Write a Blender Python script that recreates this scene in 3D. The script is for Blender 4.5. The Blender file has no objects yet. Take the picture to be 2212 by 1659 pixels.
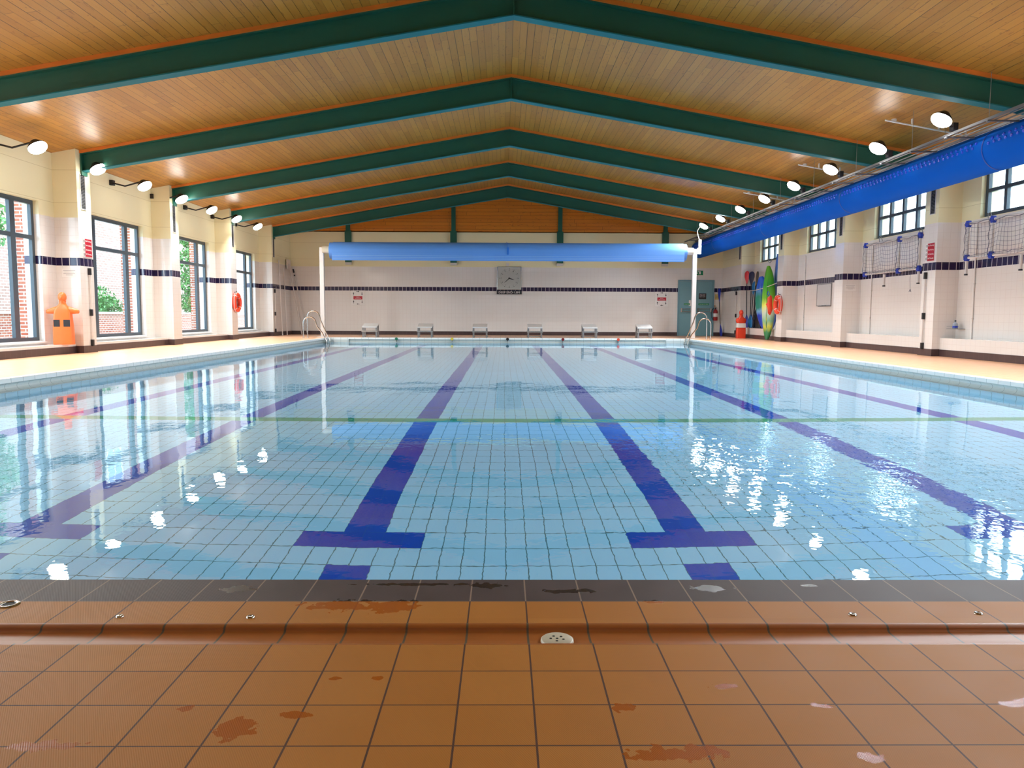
import bpy, bmesh, math, random
from mathutils import Vector, Matrix
random.seed(7)
SC = bpy.context.scene
COL = SC.collection
PI = math.pi

# ------------------------------------------------------------------ camera
F_PX, PITCH, YAW, ROLL = 1665.0, 0.0891, 0.0111, -0.0042
CAM = Vector((-.14, -2.827, .993))
cd = bpy.data.cameras.new('camera')
cam = bpy.data.objects.new('camera', cd)
COL.objects.link(cam)
cd.sensor_width = 36.0
cd.lens = F_PX / 2212 * 36.0
cd.clip_start = .05
cd.clip_end = 300
Fv = Vector((math.sin(YAW) * math.cos(PITCH), math.cos(YAW) * math.cos(PITCH), -math.sin(PITCH)))
R0 = Vector((math.cos(YAW), -math.sin(YAW), 0))
U0 = R0.cross(Fv)
Rv = R0 * math.cos(ROLL) - U0 * math.sin(ROLL)
Uv = U0 * math.cos(ROLL) + R0 * math.sin(ROLL)
m = Matrix((Rv, Uv, -Fv)).transposed().to_4x4()
m.translation = CAM
cam.matrix_world = m
SC.camera = cam

# ------------------------------------------------------------------ world, daylight, exposure
W = bpy.data.worlds.new('world')
SC.world = W
W.use_nodes = True
_bg = W.node_tree.nodes['Background']
_bg.inputs[0].default_value = (.62, .81, 1.0, 1)
_bg.inputs[1].default_value = 4.2
LAMP_GLOW = 14.0
LAMP_WATT = 60.0
SC.view_settings.view_transform = 'Standard'
SC.view_settings.look = 'None'
SC.view_settings.exposure = 1.2
SC.view_settings.gamma = 1
SC.view_settings.use_curve_mapping = False
cy = SC.cycles
cy.use_denoising = True
cy.use_adaptive_sampling = True
cy.adaptive_threshold = .04
cy.max_bounces = 9
cy.diffuse_bounces = 4
cy.glossy_bounces = 3
cy.transmission_bounces = 6
cy.transparent_max_bounces = 8
cy.sample_clamp_indirect = 6
cy.blur_glossy = .5
cy.caustics_reflective = True
cy.caustics_refractive = True

# ------------------------------------------------------------------ numbers of the hall (metres)
HD = .166            # side and far deck above the water
WP = 8.90            # pilaster faces
WW = 9.39            # wall plane in the bays
P0, SP, PW = 13.36, 4.44, .52
PIL = [P0 + k * SP for k in range(-4, 4)]
YF, YB = 29.2, -6.4  # far wall, wall behind the camera
HW = 6.40            # half width of the pool
PL = 25.0            # pool length
TT = 2.954           # top of the white tiles
B0, B1 = 1.975, 2.136
RC, SLC = 5.93, .1787   # ceiling ridge height and slope
RB, SLB = 5.44, .1713   # underside of the beams


def ceil_z(x):
    return RC - abs(x) * SLC


# ------------------------------------------------------------------ materials
def lin(c):
    return tuple((v / 255 / 12.92) if v / 255 <= .04045 else (((v / 255 + .055) / 1.055) ** 2.4) for v in c) + (1,)


class NT:
    def __init__(s, name):
        s.m = bpy.data.materials.new(name)
        s.m.use_nodes = True
        s.t = s.m.node_tree
        s.n = s.t.nodes
        s.b = s.n['Principled BSDF']
        s.out = s.n['Material Output']

    def new(s, typ, **kw):
        n = s.n.new(typ)
        for k, v in kw.items():
            setattr(n, k, v)
        return n

    def link(s, a, b):
        s.t.links.new(a, b)

    def val(s, sock, v):
        if hasattr(v, 'links') or hasattr(v, 'is_linked'):
            s.link(v, sock)
        else:
            sock.default_value = v

    def math(s, op, a, b=0.0, c=None):
        n = s.new('ShaderNodeMath', operation=op)
        s.val(n.inputs[0], a)
        s.val(n.inputs[1], b)
        if c is not None:
            s.val(n.inputs[2], c)
        return n.outputs[0]

    def mix(s, f, a, b):
        n = s.new('ShaderNodeMix', data_type='RGBA')
        s.val(n.inputs[0], f)
        s.val(n.inputs[6], a)
        s.val(n.inputs[7], b)
        return n.outputs[2]

    def pos(s):
        g = s.new('ShaderNodeNewGeometry')
        x = s.new('ShaderNodeSeparateXYZ')
        s.link(g.outputs['Position'], x.inputs[0])
        return g, x.outputs

    def noise(s, vec, scale, detail=2.0, rough=.5):
        n = s.new('ShaderNodeTexNoise')
        if vec is not None:
            s.link(vec, n.inputs['Vector'])
        n.inputs['Scale'].default_value = scale
        n.inputs['Detail'].default_value = detail
        n.inputs['Roughness'].default_value = rough
        return n

    def vec(s, x, y, z=0.0):
        c = s.new('ShaderNodeCombineXYZ')
        s.val(c.inputs[0], x)
        s.val(c.inputs[1], y)
        s.val(c.inputs[2], z)
        return c.outputs[0]

    def grid(s, coord, pitch, line, off=0.0):
        """1 on the joint, 0 on the tile"""
        a = s.math('SUBTRACT', coord, off)
        a = s.math('DIVIDE', a, pitch)
        a = s.math('FRACT', a)
        a = s.math('SUBTRACT', a, .5)
        a = s.math('ABSOLUTE', a)
        return s.math('GREATER_THAN', a, .5 - line / pitch / 2)

    def bump(s, h, strength, dist):
        n = s.new('ShaderNodeBump')
        n.inputs['Strength'].default_value = strength
        n.inputs['Distance'].default_value = dist
        s.link(h, n.inputs['Height'])
        s.link(n.outputs[0], s.b.inputs['Normal'])
        return n


def plain(name, rgb, rough=.5, metal=0.0, var=.05, spec=.5, nscale=9.0, coat=0.0):
    t = NT(name)
    c = lin(rgb)
    g, xyz = t.pos()
    nz = t.noise(g.outputs['Position'], nscale, 3)
    d = tuple(max(0, v * (1 - var)) for v in c[:3]) + (1,)
    e = tuple(min(1, v * (1 + var)) for v in c[:3]) + (1,)
    col = t.mix(nz.outputs[0], d, e)
    t.link(col, t.b.inputs['Base Color'])
    t.b.inputs['Roughness'].default_value = rough
    t.b.inputs['Metallic'].default_value = metal
    t.b.inputs['Specular IOR Level'].default_value = spec
    t.b.inputs['Coat Weight'].default_value = coat
    return t.m


def wall_material():
    t = NT('glazed_tile_and_paint')
    g, (x, y, z) = t.pos()
    nrm = t.new('ShaderNodeSeparateXYZ')
    t.link(g.outputs['True Normal'], nrm.inputs[0])
    isx = t.math('GREATER_THAN', t.math('ABSOLUTE', nrm.outputs[0]), .5)
    u = t.math('ADD', t.math('MULTIPLY', isx, y), t.math('MULTIPLY', t.math('SUBTRACT', 1.0, isx), x))
    ju = t.grid(u, .155, .006, .03)
    jz = t.grid(z, .1545, .005, B0)
    joint = t.math('MAXIMUM', ju, jz)
    nz = t.noise(g.outputs['Position'], 1.3, 3)
    tile = t.mix(nz.outputs[0], lin((224, 218, 212)), lin((234, 230, 226)))
    tile = t.mix(joint, tile, lin((219, 211, 205)))
    wn = t.new('ShaderNodeTexWhiteNoise', noise_dimensions='2D')
    t.link(t.vec(t.math('FLOOR', t.math('DIVIDE', t.math('SUBTRACT', u, .03), .155)), isx), wn.inputs[0])
    navy = t.mix(wn.outputs[0], lin((34, 26, 62)), lin((52, 40, 72)))
    navy = t.mix(t.grid(u, .155, .012, .03), navy, lin((200, 195, 200)))
    band = t.math('MULTIPLY', t.math('GREATER_THAN', z, B0), t.math('LESS_THAN', z, B1))
    col = t.mix(band, tile, navy)
    # cream painted blockwork above the tiles
    n2 = t.noise(g.outputs['Position'], .8, 2)
    cream = t.mix(n2.outputs[0], lin((228, 219, 176)), lin((234, 226, 188)))
    course = t.grid(z, .66, .010, TT + .3)
    cream = t.mix(course, cream, lin((205, 193, 148)))
    up = t.math('GREATER_THAN', z, TT)
    col = t.mix(up, col, cream)
    t.link(col, t.b.inputs['Base Color'])
    t.link(t.math('ADD', .13, t.math('MULTIPLY', up, .5)), t.b.inputs['Roughness'])
    h = t.math('MULTIPLY', t.math('MULTIPLY', joint, -1.0), t.math('SUBTRACT', 1.0, up))
    big = t.noise(g.outputs['Position'], 5.0, 1)
    h = t.math('ADD', h, t.math('MULTIPLY', big.outputs[0], .8))
    t.bump(h, .16, .004)
    return t.m


def skirting_material():
    t = NT('dark_skirting_tile')
    g, (x, y, z) = t.pos()
    j = t.math('MAXIMUM', t.grid(x, .155, .006, .03), t.grid(y, .155, .006, .03))
    nz = t.noise(g.outputs['Position'], 3.0, 3)
    c = t.mix(nz.outputs[0], lin((66, 50, 52)), lin((84, 66, 66)))
    c = t.mix(t.math('MULTIPLY', j, .5), c, lin((110, 95, 92)))
    t.link(c, t.b.inputs['Base Color'])
    t.b.inputs['Roughness'].default_value = .35
    return t.m


def plank_material(name, along, across, w, length, c1, c2, rough=.38):
    """boards: along / across are axis indexes"""
    t = NT(name)
    g, xyz = t.pos()
    u = xyz[along]
    v = xyz[across]
    fv = t.math('DIVIDE', v, w)
    row = t.math('FLOOR', fv)
    wn = t.new('ShaderNodeTexWhiteNoise', noise_dimensions='1D')
    t.link(row, wn.inputs['W'])
    uu = t.math('ADD', t.math('DIVIDE', u, length), t.math('MULTIPLY', wn.outputs[0], 7.0))
    seg = t.math('FLOOR', uu)
    w2 = t.new('ShaderNodeTexWhiteNoise', noise_dimensions='2D')
    t.link(t.vec(row, seg), w2.inputs[0])
    nz = t.noise(t.vec(t.math('MULTIPLY', u, .7), t.math('MULTIPLY', v, 9.0), w2.outputs[0]), 3.2, 4)
    knot = t.noise(t.vec(t.math('MULTIPLY', u, 1.6), t.math('MULTIPLY', v, 5.0), w2.outputs[0]), 4.3, 1)
    kn = t.math('GREATER_THAN', knot.outputs[0], .69)
    base = t.mix(t.math('MULTIPLY', t.math('ADD', w2.outputs[0], nz.outputs[0]), .5), lin(c1), lin(c2))
    base = t.mix(t.math('MULTIPLY', kn, .45), base, lin((120, 62, 26)))
    joint = t.math('LESS_THAN', t.math('FRACT', fv), .07)
    strong = t.math('ADD', .4, t.math('MULTIPLY', wn.outputs[0], .6))
    base = t.mix(t.math('MULTIPLY', joint, strong), base, lin((38, 22, 10)))
    end = t.math('LESS_THAN', t.math('FRACT', uu), .006)
    base = t.mix(t.math('MULTIPLY', end, .5), base, lin((50, 30, 12)))
    t.link(base, t.b.inputs['Base Color'])
    t.b.inputs['Roughness'].default_value = rough
    t.bump(t.math('MULTIPLY', joint, -1.0), .4, .006)
    return t.m


TX0 = -.06   # x of one deck joint
TP = .194    # pitch of the deck tiles


def deck_material(name, yoff, dark_row=True, a1=(170, 106, 34), a2=(184, 120, 46)):
    t = NT(name)
    g, (x, y, z) = t.pos()
    jx = t.grid(x, TP, .0052, TX0)
    jy = t.grid(y, .188, .0048, yoff)
    if dark_row:
        lipzone = t.math('GREATER_THAN', y, -.5)
        own = t.math('LESS_THAN', t.math('ABSOLUTE', t.math('ADD', y, .22)), .003)
        jy = t.math('ADD', t.math('MULTIPLY', lipzone, own), t.math('MULTIPLY', t.math('SUBTRACT', 1.0, lipzone), jy))
    j = t.math('MAXIMUM', jx, jy)
    wn = t.new('ShaderNodeTexWhiteNoise', noise_dimensions='2D')
    ix = t.math('FLOOR', t.math('DIVIDE', t.math('SUBTRACT', x, TX0), TP))
    iy = t.math('FLOOR', t.math('DIVIDE', t.math('SUBTRACT', y, yoff), .188))
    t.link(t.vec(ix, iy), wn.inputs[0])
    nz = t.noise(g.outputs['Position'], 6.0, 4)
    f = t.math('MULTIPLY', t.math('ADD', wn.outputs[0], nz.outputs[0]), .5)
    c = t.mix(f, lin(a1), lin(a2))
    if dark_row:
        far = t.math('GREATER_THAN', y, -.22)
        dk = t.mix(nz.outputs[0], lin((58, 46, 44)), lin((92, 78, 76)))
        c = t.mix(far, c, dk)
    jc = lin((84, 52, 34))
    if dark_row:
        jc = t.mix(far, lin((84, 52, 34)), lin((138, 116, 100)))
    c = t.mix(j, c, jc)
    rough = t.math('ADD', .50 if dark_row else .26, t.math('MULTIPLY', nz.outputs[0], .14))
    t.b.inputs['Specular IOR Level'].default_value = .3 if dark_row else .5
    if dark_row:
        # wet stains, each with a place of its own
        wet = None
        warp = t.noise(g.outputs['Position'], 26.0, 3)
        for (sx, sy, rx, ry) in ((-.78, -1.05, .05, .045), (-.655, -.985, .03, .018), (-.70, -.255, .10, .045), (-.52, -.265, .085, .05),
                                 (.46, -.84, .035, .014), (.26, -1.155, .10, .028), (-.94, -.95, .022, .014), (.39, -.225, .03, .012),
                                 (-1.2, -1.12, .08, .02), (.67, -.94, .03, .014), (.70, -1.175, .024, .022), (1.2, -.93, .05, .016),
                                 (.17, -.95, .03, .02), (-.48, -.79, .016, .01), (-.60, -.79, .014, .009), (-.2, -.06, .06, .025),
                                 (.1, -.12, .09, .02), (.62, -.09, .06, .03), (-1.1, -.10, .06, .03), (-.45, -.05, .2, .012), (1.0, -.06, .03, .014)):
            dx = t.math('DIVIDE', t.math('SUBTRACT', x, sx), rx)
            dy = t.math('DIVIDE', t.math('SUBTRACT', y, sy), ry)
            r = t.math('SQRT', t.math('ADD', t.math('MULTIPLY', dx, dx), t.math('MULTIPLY', dy, dy)))
            r = t.math('ADD', r, t.math('MULTIPLY', t.math('SUBTRACT', warp.outputs[0], .5), 3.2))
            k = t.math('LESS_THAN', r, 1.0)
            wet = k if wet is None else t.math('MAXIMUM', wet, k)
        wetc = t.mix(t.math('GREATER_THAN', y, -.22), lin((168, 84, 24)), lin((36, 27, 26)))
        c = t.mix(t.math('MULTIPLY', wet, .8), c, wetc)
        rough = t.math('SUBTRACT', rough, t.math('MULTIPLY', wet, .33))
    t.link(c, t.b.inputs['Base Color'])
    t.link(rough, t.b.inputs['Roughness'])
    # fine diagonal ribs pressed into every tile
    rib = t.math('SINE', t.math('MULTIPLY', t.math('ADD', x, t.math('MULTIPLY', y, .55)), 1150.0))
    h = t.math('ADD', t.math('MULTIPLY', rib, .12), t.math('MULTIPLY', j, -1.6))
    h = t.math('ADD', h, t.math('MULTIPLY', wn.outputs[0], .1))
    t.bump(h, .5 if dark_row else .15, .0016)
    return t.m


def gutter_material():
    t = NT('gutter_tile')
    g, (x, y, z) = t.pos()
    j = t.grid(x, TP, .007, TX0)
    nz = t.noise(g.outputs['Position'], 7.0, 3)
    c = t.mix(nz.outputs[0], lin((150, 84, 32)), lin((172, 100, 42)))
    c = t.mix(j, c, lin((92, 80, 62)))
    t.link(c, t.b.inputs['Base Color'])
    t.b.inputs['Roughness'].default_value = .42
    t.bump(t.math('MULTIPLY', j, -1.0), .5, .002)
    return t.m


def pool_material():
    t = NT('pool_basin_tile')
    g, (x, y, z) = t.pos()
    nrm = t.new('ShaderNodeSeparateXYZ')
    t.link(g.outputs['True Normal'], nrm.inputs[0])
    isup = t.math('GREATER_THAN', nrm.outputs[2], .5)
    jx = t.grid(x, .125, .006, 0.0)
    jy = t.grid(y, .25, .008, .125)
    j = t.math('MAXIMUM', jx, jy)
    wn = t.new('ShaderNodeTexWhiteNoise', noise_dimensions='2D')
    t.link(t.vec(t.math('FLOOR', t.math('DIVIDE', x, .125)), t.math('FLOOR', t.math('DIVIDE', t.math('SUBTRACT', y, .125), .25))), wn.inputs[0])
    nz = t.noise(g.outputs['Position'], 7.0, 3)
    c = t.mix(t.math('MULTIPLY', t.math('ADD', wn.outputs[0], nz.outputs[0]), .5), lin((172, 224, 250)), lin((177, 228, 252)))
    # lane lines, 2 tiles wide, 2 m apart; a gap of one row and a bar near the shallow end
    ax = t.math('ABSOLUTE', x)
    lane = None
    for X in (1, 3, 5):
        d = t.math('ABSOLUTE', t.math('SUBTRACT', ax, float(X)))
        ln = t.math('LESS_THAN', d, .125)
        bar = t.math('MULTIPLY', t.math('LESS_THAN', d, .375), t.math('MULTIPLY', t.math('GREATER_THAN', y, 1.625), t.math('LESS_THAN', y, 1.875)))
        gap = t.math('MULTIPLY', t.math('GREATER_THAN', y, 1.375), t.math('LESS_THAN', y, 1.625))
        ln = t.math('MULTIPLY', ln, t.math('SUBTRACT', 1.0, gap))
        ln = t.math('MAXIMUM', ln, bar)
        lane = ln if lane is None else t.math('MAXIMUM', lane, ln)
    lane = t.math('MULTIPLY', lane, isup)
    blue = t.mix(wn.outputs[0], lin((0, 62, 184)), lin((4, 70, 192)))
    c = t.mix(lane, c, blue)
    green = t.math('MULTIPLY', isup, t.math('MULTIPLY', t.math('GREATER_THAN', y, 5.625), t.math('LESS_THAN', y, 5.875)))
    c = t.mix(green, c, lin((56, 168, 130)))
    c = t.mix(t.math('MULTIPLY', j, t.math('SUBTRACT', .92, t.math('MULTIPLY', lane, .75))), c, lin((64, 112, 124)))
    t.link(c, t.b.inputs['Base Color'])
    t.b.inputs['Roughness'].default_value = .3
    return t.m


def rim_material():
    t = NT('pool_rim_tile')
    g, (x, y, z) = t.pos()
    nrm = t.new('ShaderNodeSeparateXYZ')
    t.link(g.outputs['True Normal'], nrm.inputs[0])
    isx = t.math('GREATER_THAN', t.math('ABSOLUTE', nrm.outputs[1]), .6)
    u = t.math('ADD', t.math('MULTIPLY', isx, x), t.math('MULTIPLY', t.math('SUBTRACT', 1.0, isx), y))
    j = t.grid(u, .25, .008, 0.0)
    c = t.mix(j, lin((240, 240, 236)), lin((176, 180, 176)))
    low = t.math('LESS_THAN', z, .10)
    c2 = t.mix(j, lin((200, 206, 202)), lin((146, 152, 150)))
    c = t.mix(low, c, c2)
    t.link(c, t.b.inputs['Base Color'])
    t.b.inputs['Roughness'].default_value = .2
    return t.m


def water_material():
    t = NT('pool_water')
    t.n.remove(t.b)
    gl = t.new('ShaderNodeBsdfGlass')
    gl.inputs['IOR'].default_value = 1.333
    gl.inputs['Roughness'].default_value = 0.0
    gl.inputs['Color'].default_value = (.93, .985, 1.0, 1)
    g, (x, y, z) = t.pos()
    # ripples: mostly still, livelier on the right towards the camera
    v = t.vec(t.math('MULTIPLY', x, 1.0), t.math('MULTIPLY', y, .8))
    n1 = t.noise(v, 1.1, 1)
    n2 = t.noise(v, 5.5, 3, .55)
    n3 = t.noise(v, 15.0, 2, .5)
    mk = t.noise(v, .35, 1)
    dx = t.math('DIVIDE', t.math('SUBTRACT', x, 2.1), 1.7)
    dy = t.math('DIVIDE', t.math('SUBTRACT', y, 2.6), 2.0)
    r = t.math('SQRT', t.math('ADD', t.math('MULTIPLY', dx, dx), t.math('MULTIPLY', dy, dy)))
    act = t.math('MAXIMUM', t.math('SUBTRACT', 1.0, t.math('ADD', r, t.math('MULTIPLY', t.math('SUBTRACT', mk.outputs[0], .5), 1.2))), 0.0)
    h = t.math('ADD', t.math('MULTIPLY', n1.outputs[0], 5.0), t.math('MULTIPLY', n2.outputs[0], .85))
    h = t.math('ADD', h, t.math('MULTIPLY', t.math('MULTIPLY', act, n2.outputs[0]), 7.0))
    h = t.math('ADD', h, t.math('MULTIPLY', t.math('MULTIPLY', act, n3.outputs[0]), 3.2))
    b = t.new('ShaderNodeBump')
    b.inputs['Strength'].default_value = 1.0
    b.inputs['Distance'].default_value = .0011
    t.link(h, b.inputs['Height'])
    t.link(b.outputs[0], gl.inputs['Normal'])
    t.link(gl.outputs[0], t.out.inputs[0])
    return t.m


def pane_material():
    t = NT('window_glass')
    t.n.remove(t.b)
    lw_ = t.new('ShaderNodeLayerWeight')
    lw_.inputs[0].default_value = .5
    fr = t.math('ADD', .03, t.math('MULTIPLY', .6, t.math('POWER', lw_.outputs[1], 5.0)))
    tr = t.new('ShaderNodeBsdfTransparent')
    tr.inputs[0].default_value = (.93, .96, .95, 1)
    go = t.new('ShaderNodeBsdfGlossy')
    go.inputs['Roughness'].default_value = .02
    mx = t.new('ShaderNodeMixShader')
    t.link(fr, mx.inputs[0])
    t.link(tr.outputs[0], mx.inputs[1])
    t.link(go.outputs[0], mx.inputs[2])
    t.link(mx.outputs[0], t.out.inputs[0])
    return t.m


def lamp_material(name, rgb, s):
    t = NT(name)
    t.b.inputs['Base Color'].default_value = (.9, .9, .9, 1)
    t.b.inputs['Emission Color'].default_value = rgb + (1,)
    t.b.inputs['Emission Strength'].default_value = s
    return t.m


def brick_material(name, c1, c2, mortar, scale=1.0):
    t = NT(name)
    g, (x, y, z) = t.pos()
    nrm = t.new('ShaderNodeSeparateXYZ')
    t.link(g.outputs['True Normal'], nrm.inputs[0])
    isx = t.math('GREATER_THAN', t.math('ABSOLUTE', nrm.outputs[0]), .5)
    u = t.math('ADD', t.math('MULTIPLY', isx, y), t.math('MULTIPLY', t.math('SUBTRACT', 1.0, isx), x))
    b = t.new('ShaderNodeTexBrick')
    t.link(t.vec(u, z), b.inputs['Vector'])
    b.inputs['Color1'].default_value = lin(c1)
    b.inputs['Color2'].default_value = lin(c2)
    b.inputs['Mortar'].default_value = lin(mortar)
    b.inputs['Scale'].default_value = 1.0
    b.inputs['Mortar Size'].default_value = .012 * scale
    b.inputs['Brick Width'].default_value = .225 * scale
    b.inputs['Row Height'].default_value = .075 * scale
    t.link(b.outputs[0], t.b.inputs['Base Color'])
    t.b.inputs['Roughness'].default_value = .9
    return t.m


def banded(name, stops, rough=.35):
    """plastic whose moulded colour changes along the object's own length (local z)"""
    t = NT(name)
    tc = t.new('ShaderNodeTexCoord')
    sx = t.new('ShaderNodeSeparateXYZ')
    t.link(tc.outputs['Generated'], sx.inputs[0])
    nz = t.noise(tc.outputs['Generated'], 6.0, 3)
    f = t.math('ADD', sx.outputs[2], t.math('MULTIPLY', t.math('SUBTRACT', nz.outputs[0], .5), .10))
    r = t.new('ShaderNodeValToRGB')
    e = r.color_ramp.elements
    while len(e) < len(stops):
        e.new(.5)
    for el, (p, c) in zip(e, stops):
        el.position = p
        el.color = lin(c)
    t.link(f, r.inputs[0])
    t.link(r.outputs[0], t.b.inputs['Base Color'])
    t.b.inputs['Roughness'].default_value = rough
    return t.m


M = {}
M['wall'] = wall_material()
M['skirt'] = skirting_material()
M['ceil'] = plank_material('pine_ceiling_board', 1, 0, .125, 2.1, (156, 102, 30), (192, 136, 52))
M['gable'] = plank_material('orange_gable_board', 0, 2, .14, 2.6, (190, 108, 22), (212, 132, 36))
M['batten'] = plain('orange_batten', (206, 112, 34), .45, var=.25, nscale=3)
M['deck'] = deck_material('near_deck_tile', -.56 - .188 * 4)
M['side'] = deck_material('side_deck_tile', 0.0, False, (224, 166, 124), (232, 176, 136))
M['gutter'] = gutter_material()
M['pool'] = pool_material()
M['rim'] = rim_material()
M['water'] = water_material()
M['pane'] = pane_material()
M['green'] = plain('dark_green_paint', (20, 88, 72), .45, var=.12, nscale=1.5)
M['teal'] = plain('green_paint_pool_lit', (36, 112, 118), .6, var=.08, nscale=1.5, spec=.15)  # beam green with the pool's bounce light put into the colour
M['frame'] = plain('grey_green_window_frame', (62, 74, 84), .35)
M['white'] = plain('white_plastic', (212, 207, 203), .4)
M['whitemetal'] = plain('white_powder_coat', (208, 202, 198), .4)
M['black'] = plain('black_plastic', (24, 24, 28), .4)
M['chrome'] = plain('stainless_steel', (205, 203, 200), .18, 1.0)
M['galv'] = plain('galvanised_steel', (142, 140, 140), .45, .6)
M['tray'] = plain('dull_grey_steel', (96, 96, 98), .5, .3)
M['duct'] = plain('blue_duct_fabric', (0, 88, 190), .8, nscale=2, spec=.1)
M['ductseam'] = plain('blue_duct_seam', (4, 62, 160), .5)
M['nozzle'] = plain('blue_nozzle', (40, 80, 210), .22)
M['cover'] = plain('pale_blue_foam_cover', (88, 146, 224), .5, nscale=1.2, var=.06)
M['coveredge'] = plain('blue_foam_edge', (140, 184, 234), .5)
M['orange'] = plain('orange_moulded_plastic', (240, 116, 52), .4)
M['redorange'] = plain('red_orange_plastic', (226, 66, 34), .4)
M['red'] = plain('red_sign', (186, 34, 52), .35)
M['redpaint'] = plain('red_extinguisher', (160, 34, 38), .3)
M['darksign'] = plain('dark_grey_sign', (44, 46, 50), .4)
M['signgreen'] = plain('green_sign', (10, 132, 82), .4)
M['doorblue'] = plain('teal_door_paint', (112, 158, 168), .45, nscale=2)
M['doorframe'] = plain('teal_door_frame', (104, 146, 158), .45)
M['hole'] = plain('dark_hole', (12, 10, 9), .7)
M['cream'] = plain('cream_plastic', (206, 196, 172), .35)
M['bluejoint'] = plain('blue_pipe_joint', (34, 62, 176), .4)
M['strapblue'] = plain('bright_blue_strap', (14, 110, 210), .5)
M['net'] = plain('dark_net_cord', (74, 76, 100), .8)
M['brick'] = brick_material('red_brick', (150, 78, 60), (172, 104, 80), (186, 176, 168))
M['brickfar'] = brick_material('pale_brick', (146, 112, 100), (160, 126, 114), (184, 176, 168), 1.5)
M['stone'] = plain('pale_stone', (206, 200, 190), .8)
M['path'] = plain('pale_paving', (196, 188, 176), .9)
M['leaf'] = plain('green_leaf', (78, 128, 62), .6, var=.5, nscale=4)
M['bark'] = plain('brown_bark', (92, 76, 60), .9)
M['render'] = plain('pale_render', (226, 220, 212), .8)
M['fargl'] = plain('far_window_glass', (118, 132, 150), .15)
M['backpaint'] = plain('white_board', (206, 206, 206), .25)
M['louvre'] = plain('grey_louvre', (92, 92, 92), .5)
M['louvredark'] = plain('dark_louvre_gap', (22, 22, 24), .8)
M['kblue'] = banded('blue_green_board', ((0, (28, 60, 176)), (.26, (34, 62, 180)), (.34, (118, 168, 206)), (.40, (34, 128, 110)), (.62, (30, 132, 104)), (.74, (96, 150, 210)), (.82, (24, 92, 208)), (1, (20, 84, 206))))
M['kgreen'] = banded('green_yellow_board', ((0, (28, 96, 52)), (.1, (40, 120, 62)), (.17, (196, 190, 60)), (.25, (120, 176, 140)), (.36, (196, 206, 184)), (.46, (226, 220, 96)), (.56, (120, 180, 44)), (.75, (56, 168, 44)), (1, (110, 184, 44))))
M['kaqua'] = banded('deep_blue_board', ((0, (36, 92, 190)), (.5, (38, 104, 196)), (.7, (96, 150, 206)), (.85, (44, 112, 204)), (1, (38, 104, 200))))
M['padred'] = plain('red_blade', (214, 44, 56), .35)
M['padnavy'] = plain('navy_blade', (26, 22, 62), .35)
M['padyellow'] = plain('yellow_blade', (226, 172, 40), .35)
M['padgrey'] = plain('brown_grey_blade', (72, 60, 56), .45)
M['padblue'] = plain('blue_blade', (32, 50, 170), .35)
M['padteal'] = plain('teal_blade', (30, 120, 180), .35)
M['pale'] = plain('pale_notice_paper', (230, 226, 222), .6)
M['ink'] = plain('grey_ink', (128, 122, 124), .7)
M['whiteink'] = plain('white_lettering', (240, 232, 232), .5)
M['blackink'] = plain('black_lettering', (26, 26, 28), .5)
M['clockface'] = plain('brushed_clock_face', (186, 188, 182), .22)
M['bottle'] = plain('clear_grey_bottle', (150, 160, 176), .15)
M['strapred'] = plain('red_strap', (196, 70, 60), .6)
for nm, rgb in (('dotgreen', (34, 120, 88)), ('dotyellow', (222, 200, 66)), ('dotblack', (18, 18, 22)), ('dotmaroon', (122, 26, 34)), ('dotorange', (226, 74, 46))):
    M[nm] = plain(nm, rgb, .35)
M['lampL'] = lamp_material('warm_lamp_glass', (1.0, .95, .88), LAMP_GLOW)
M['lampR'] = lamp_material('white_lamp_glass', (1.0, .93, .86), LAMP_GLOW)


# ------------------------------------------------------------------ mesh helpers
def frame_from(d, up=Vector((0, 0, 1))):
    d = Vector(d).normalized()
    if abs(d.dot(up)) > .97:
        up = Vector((0, 1, 0))
    a = d.cross(up).normalized()
    b = a.cross(d).normalized()
    return a, b, d


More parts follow.
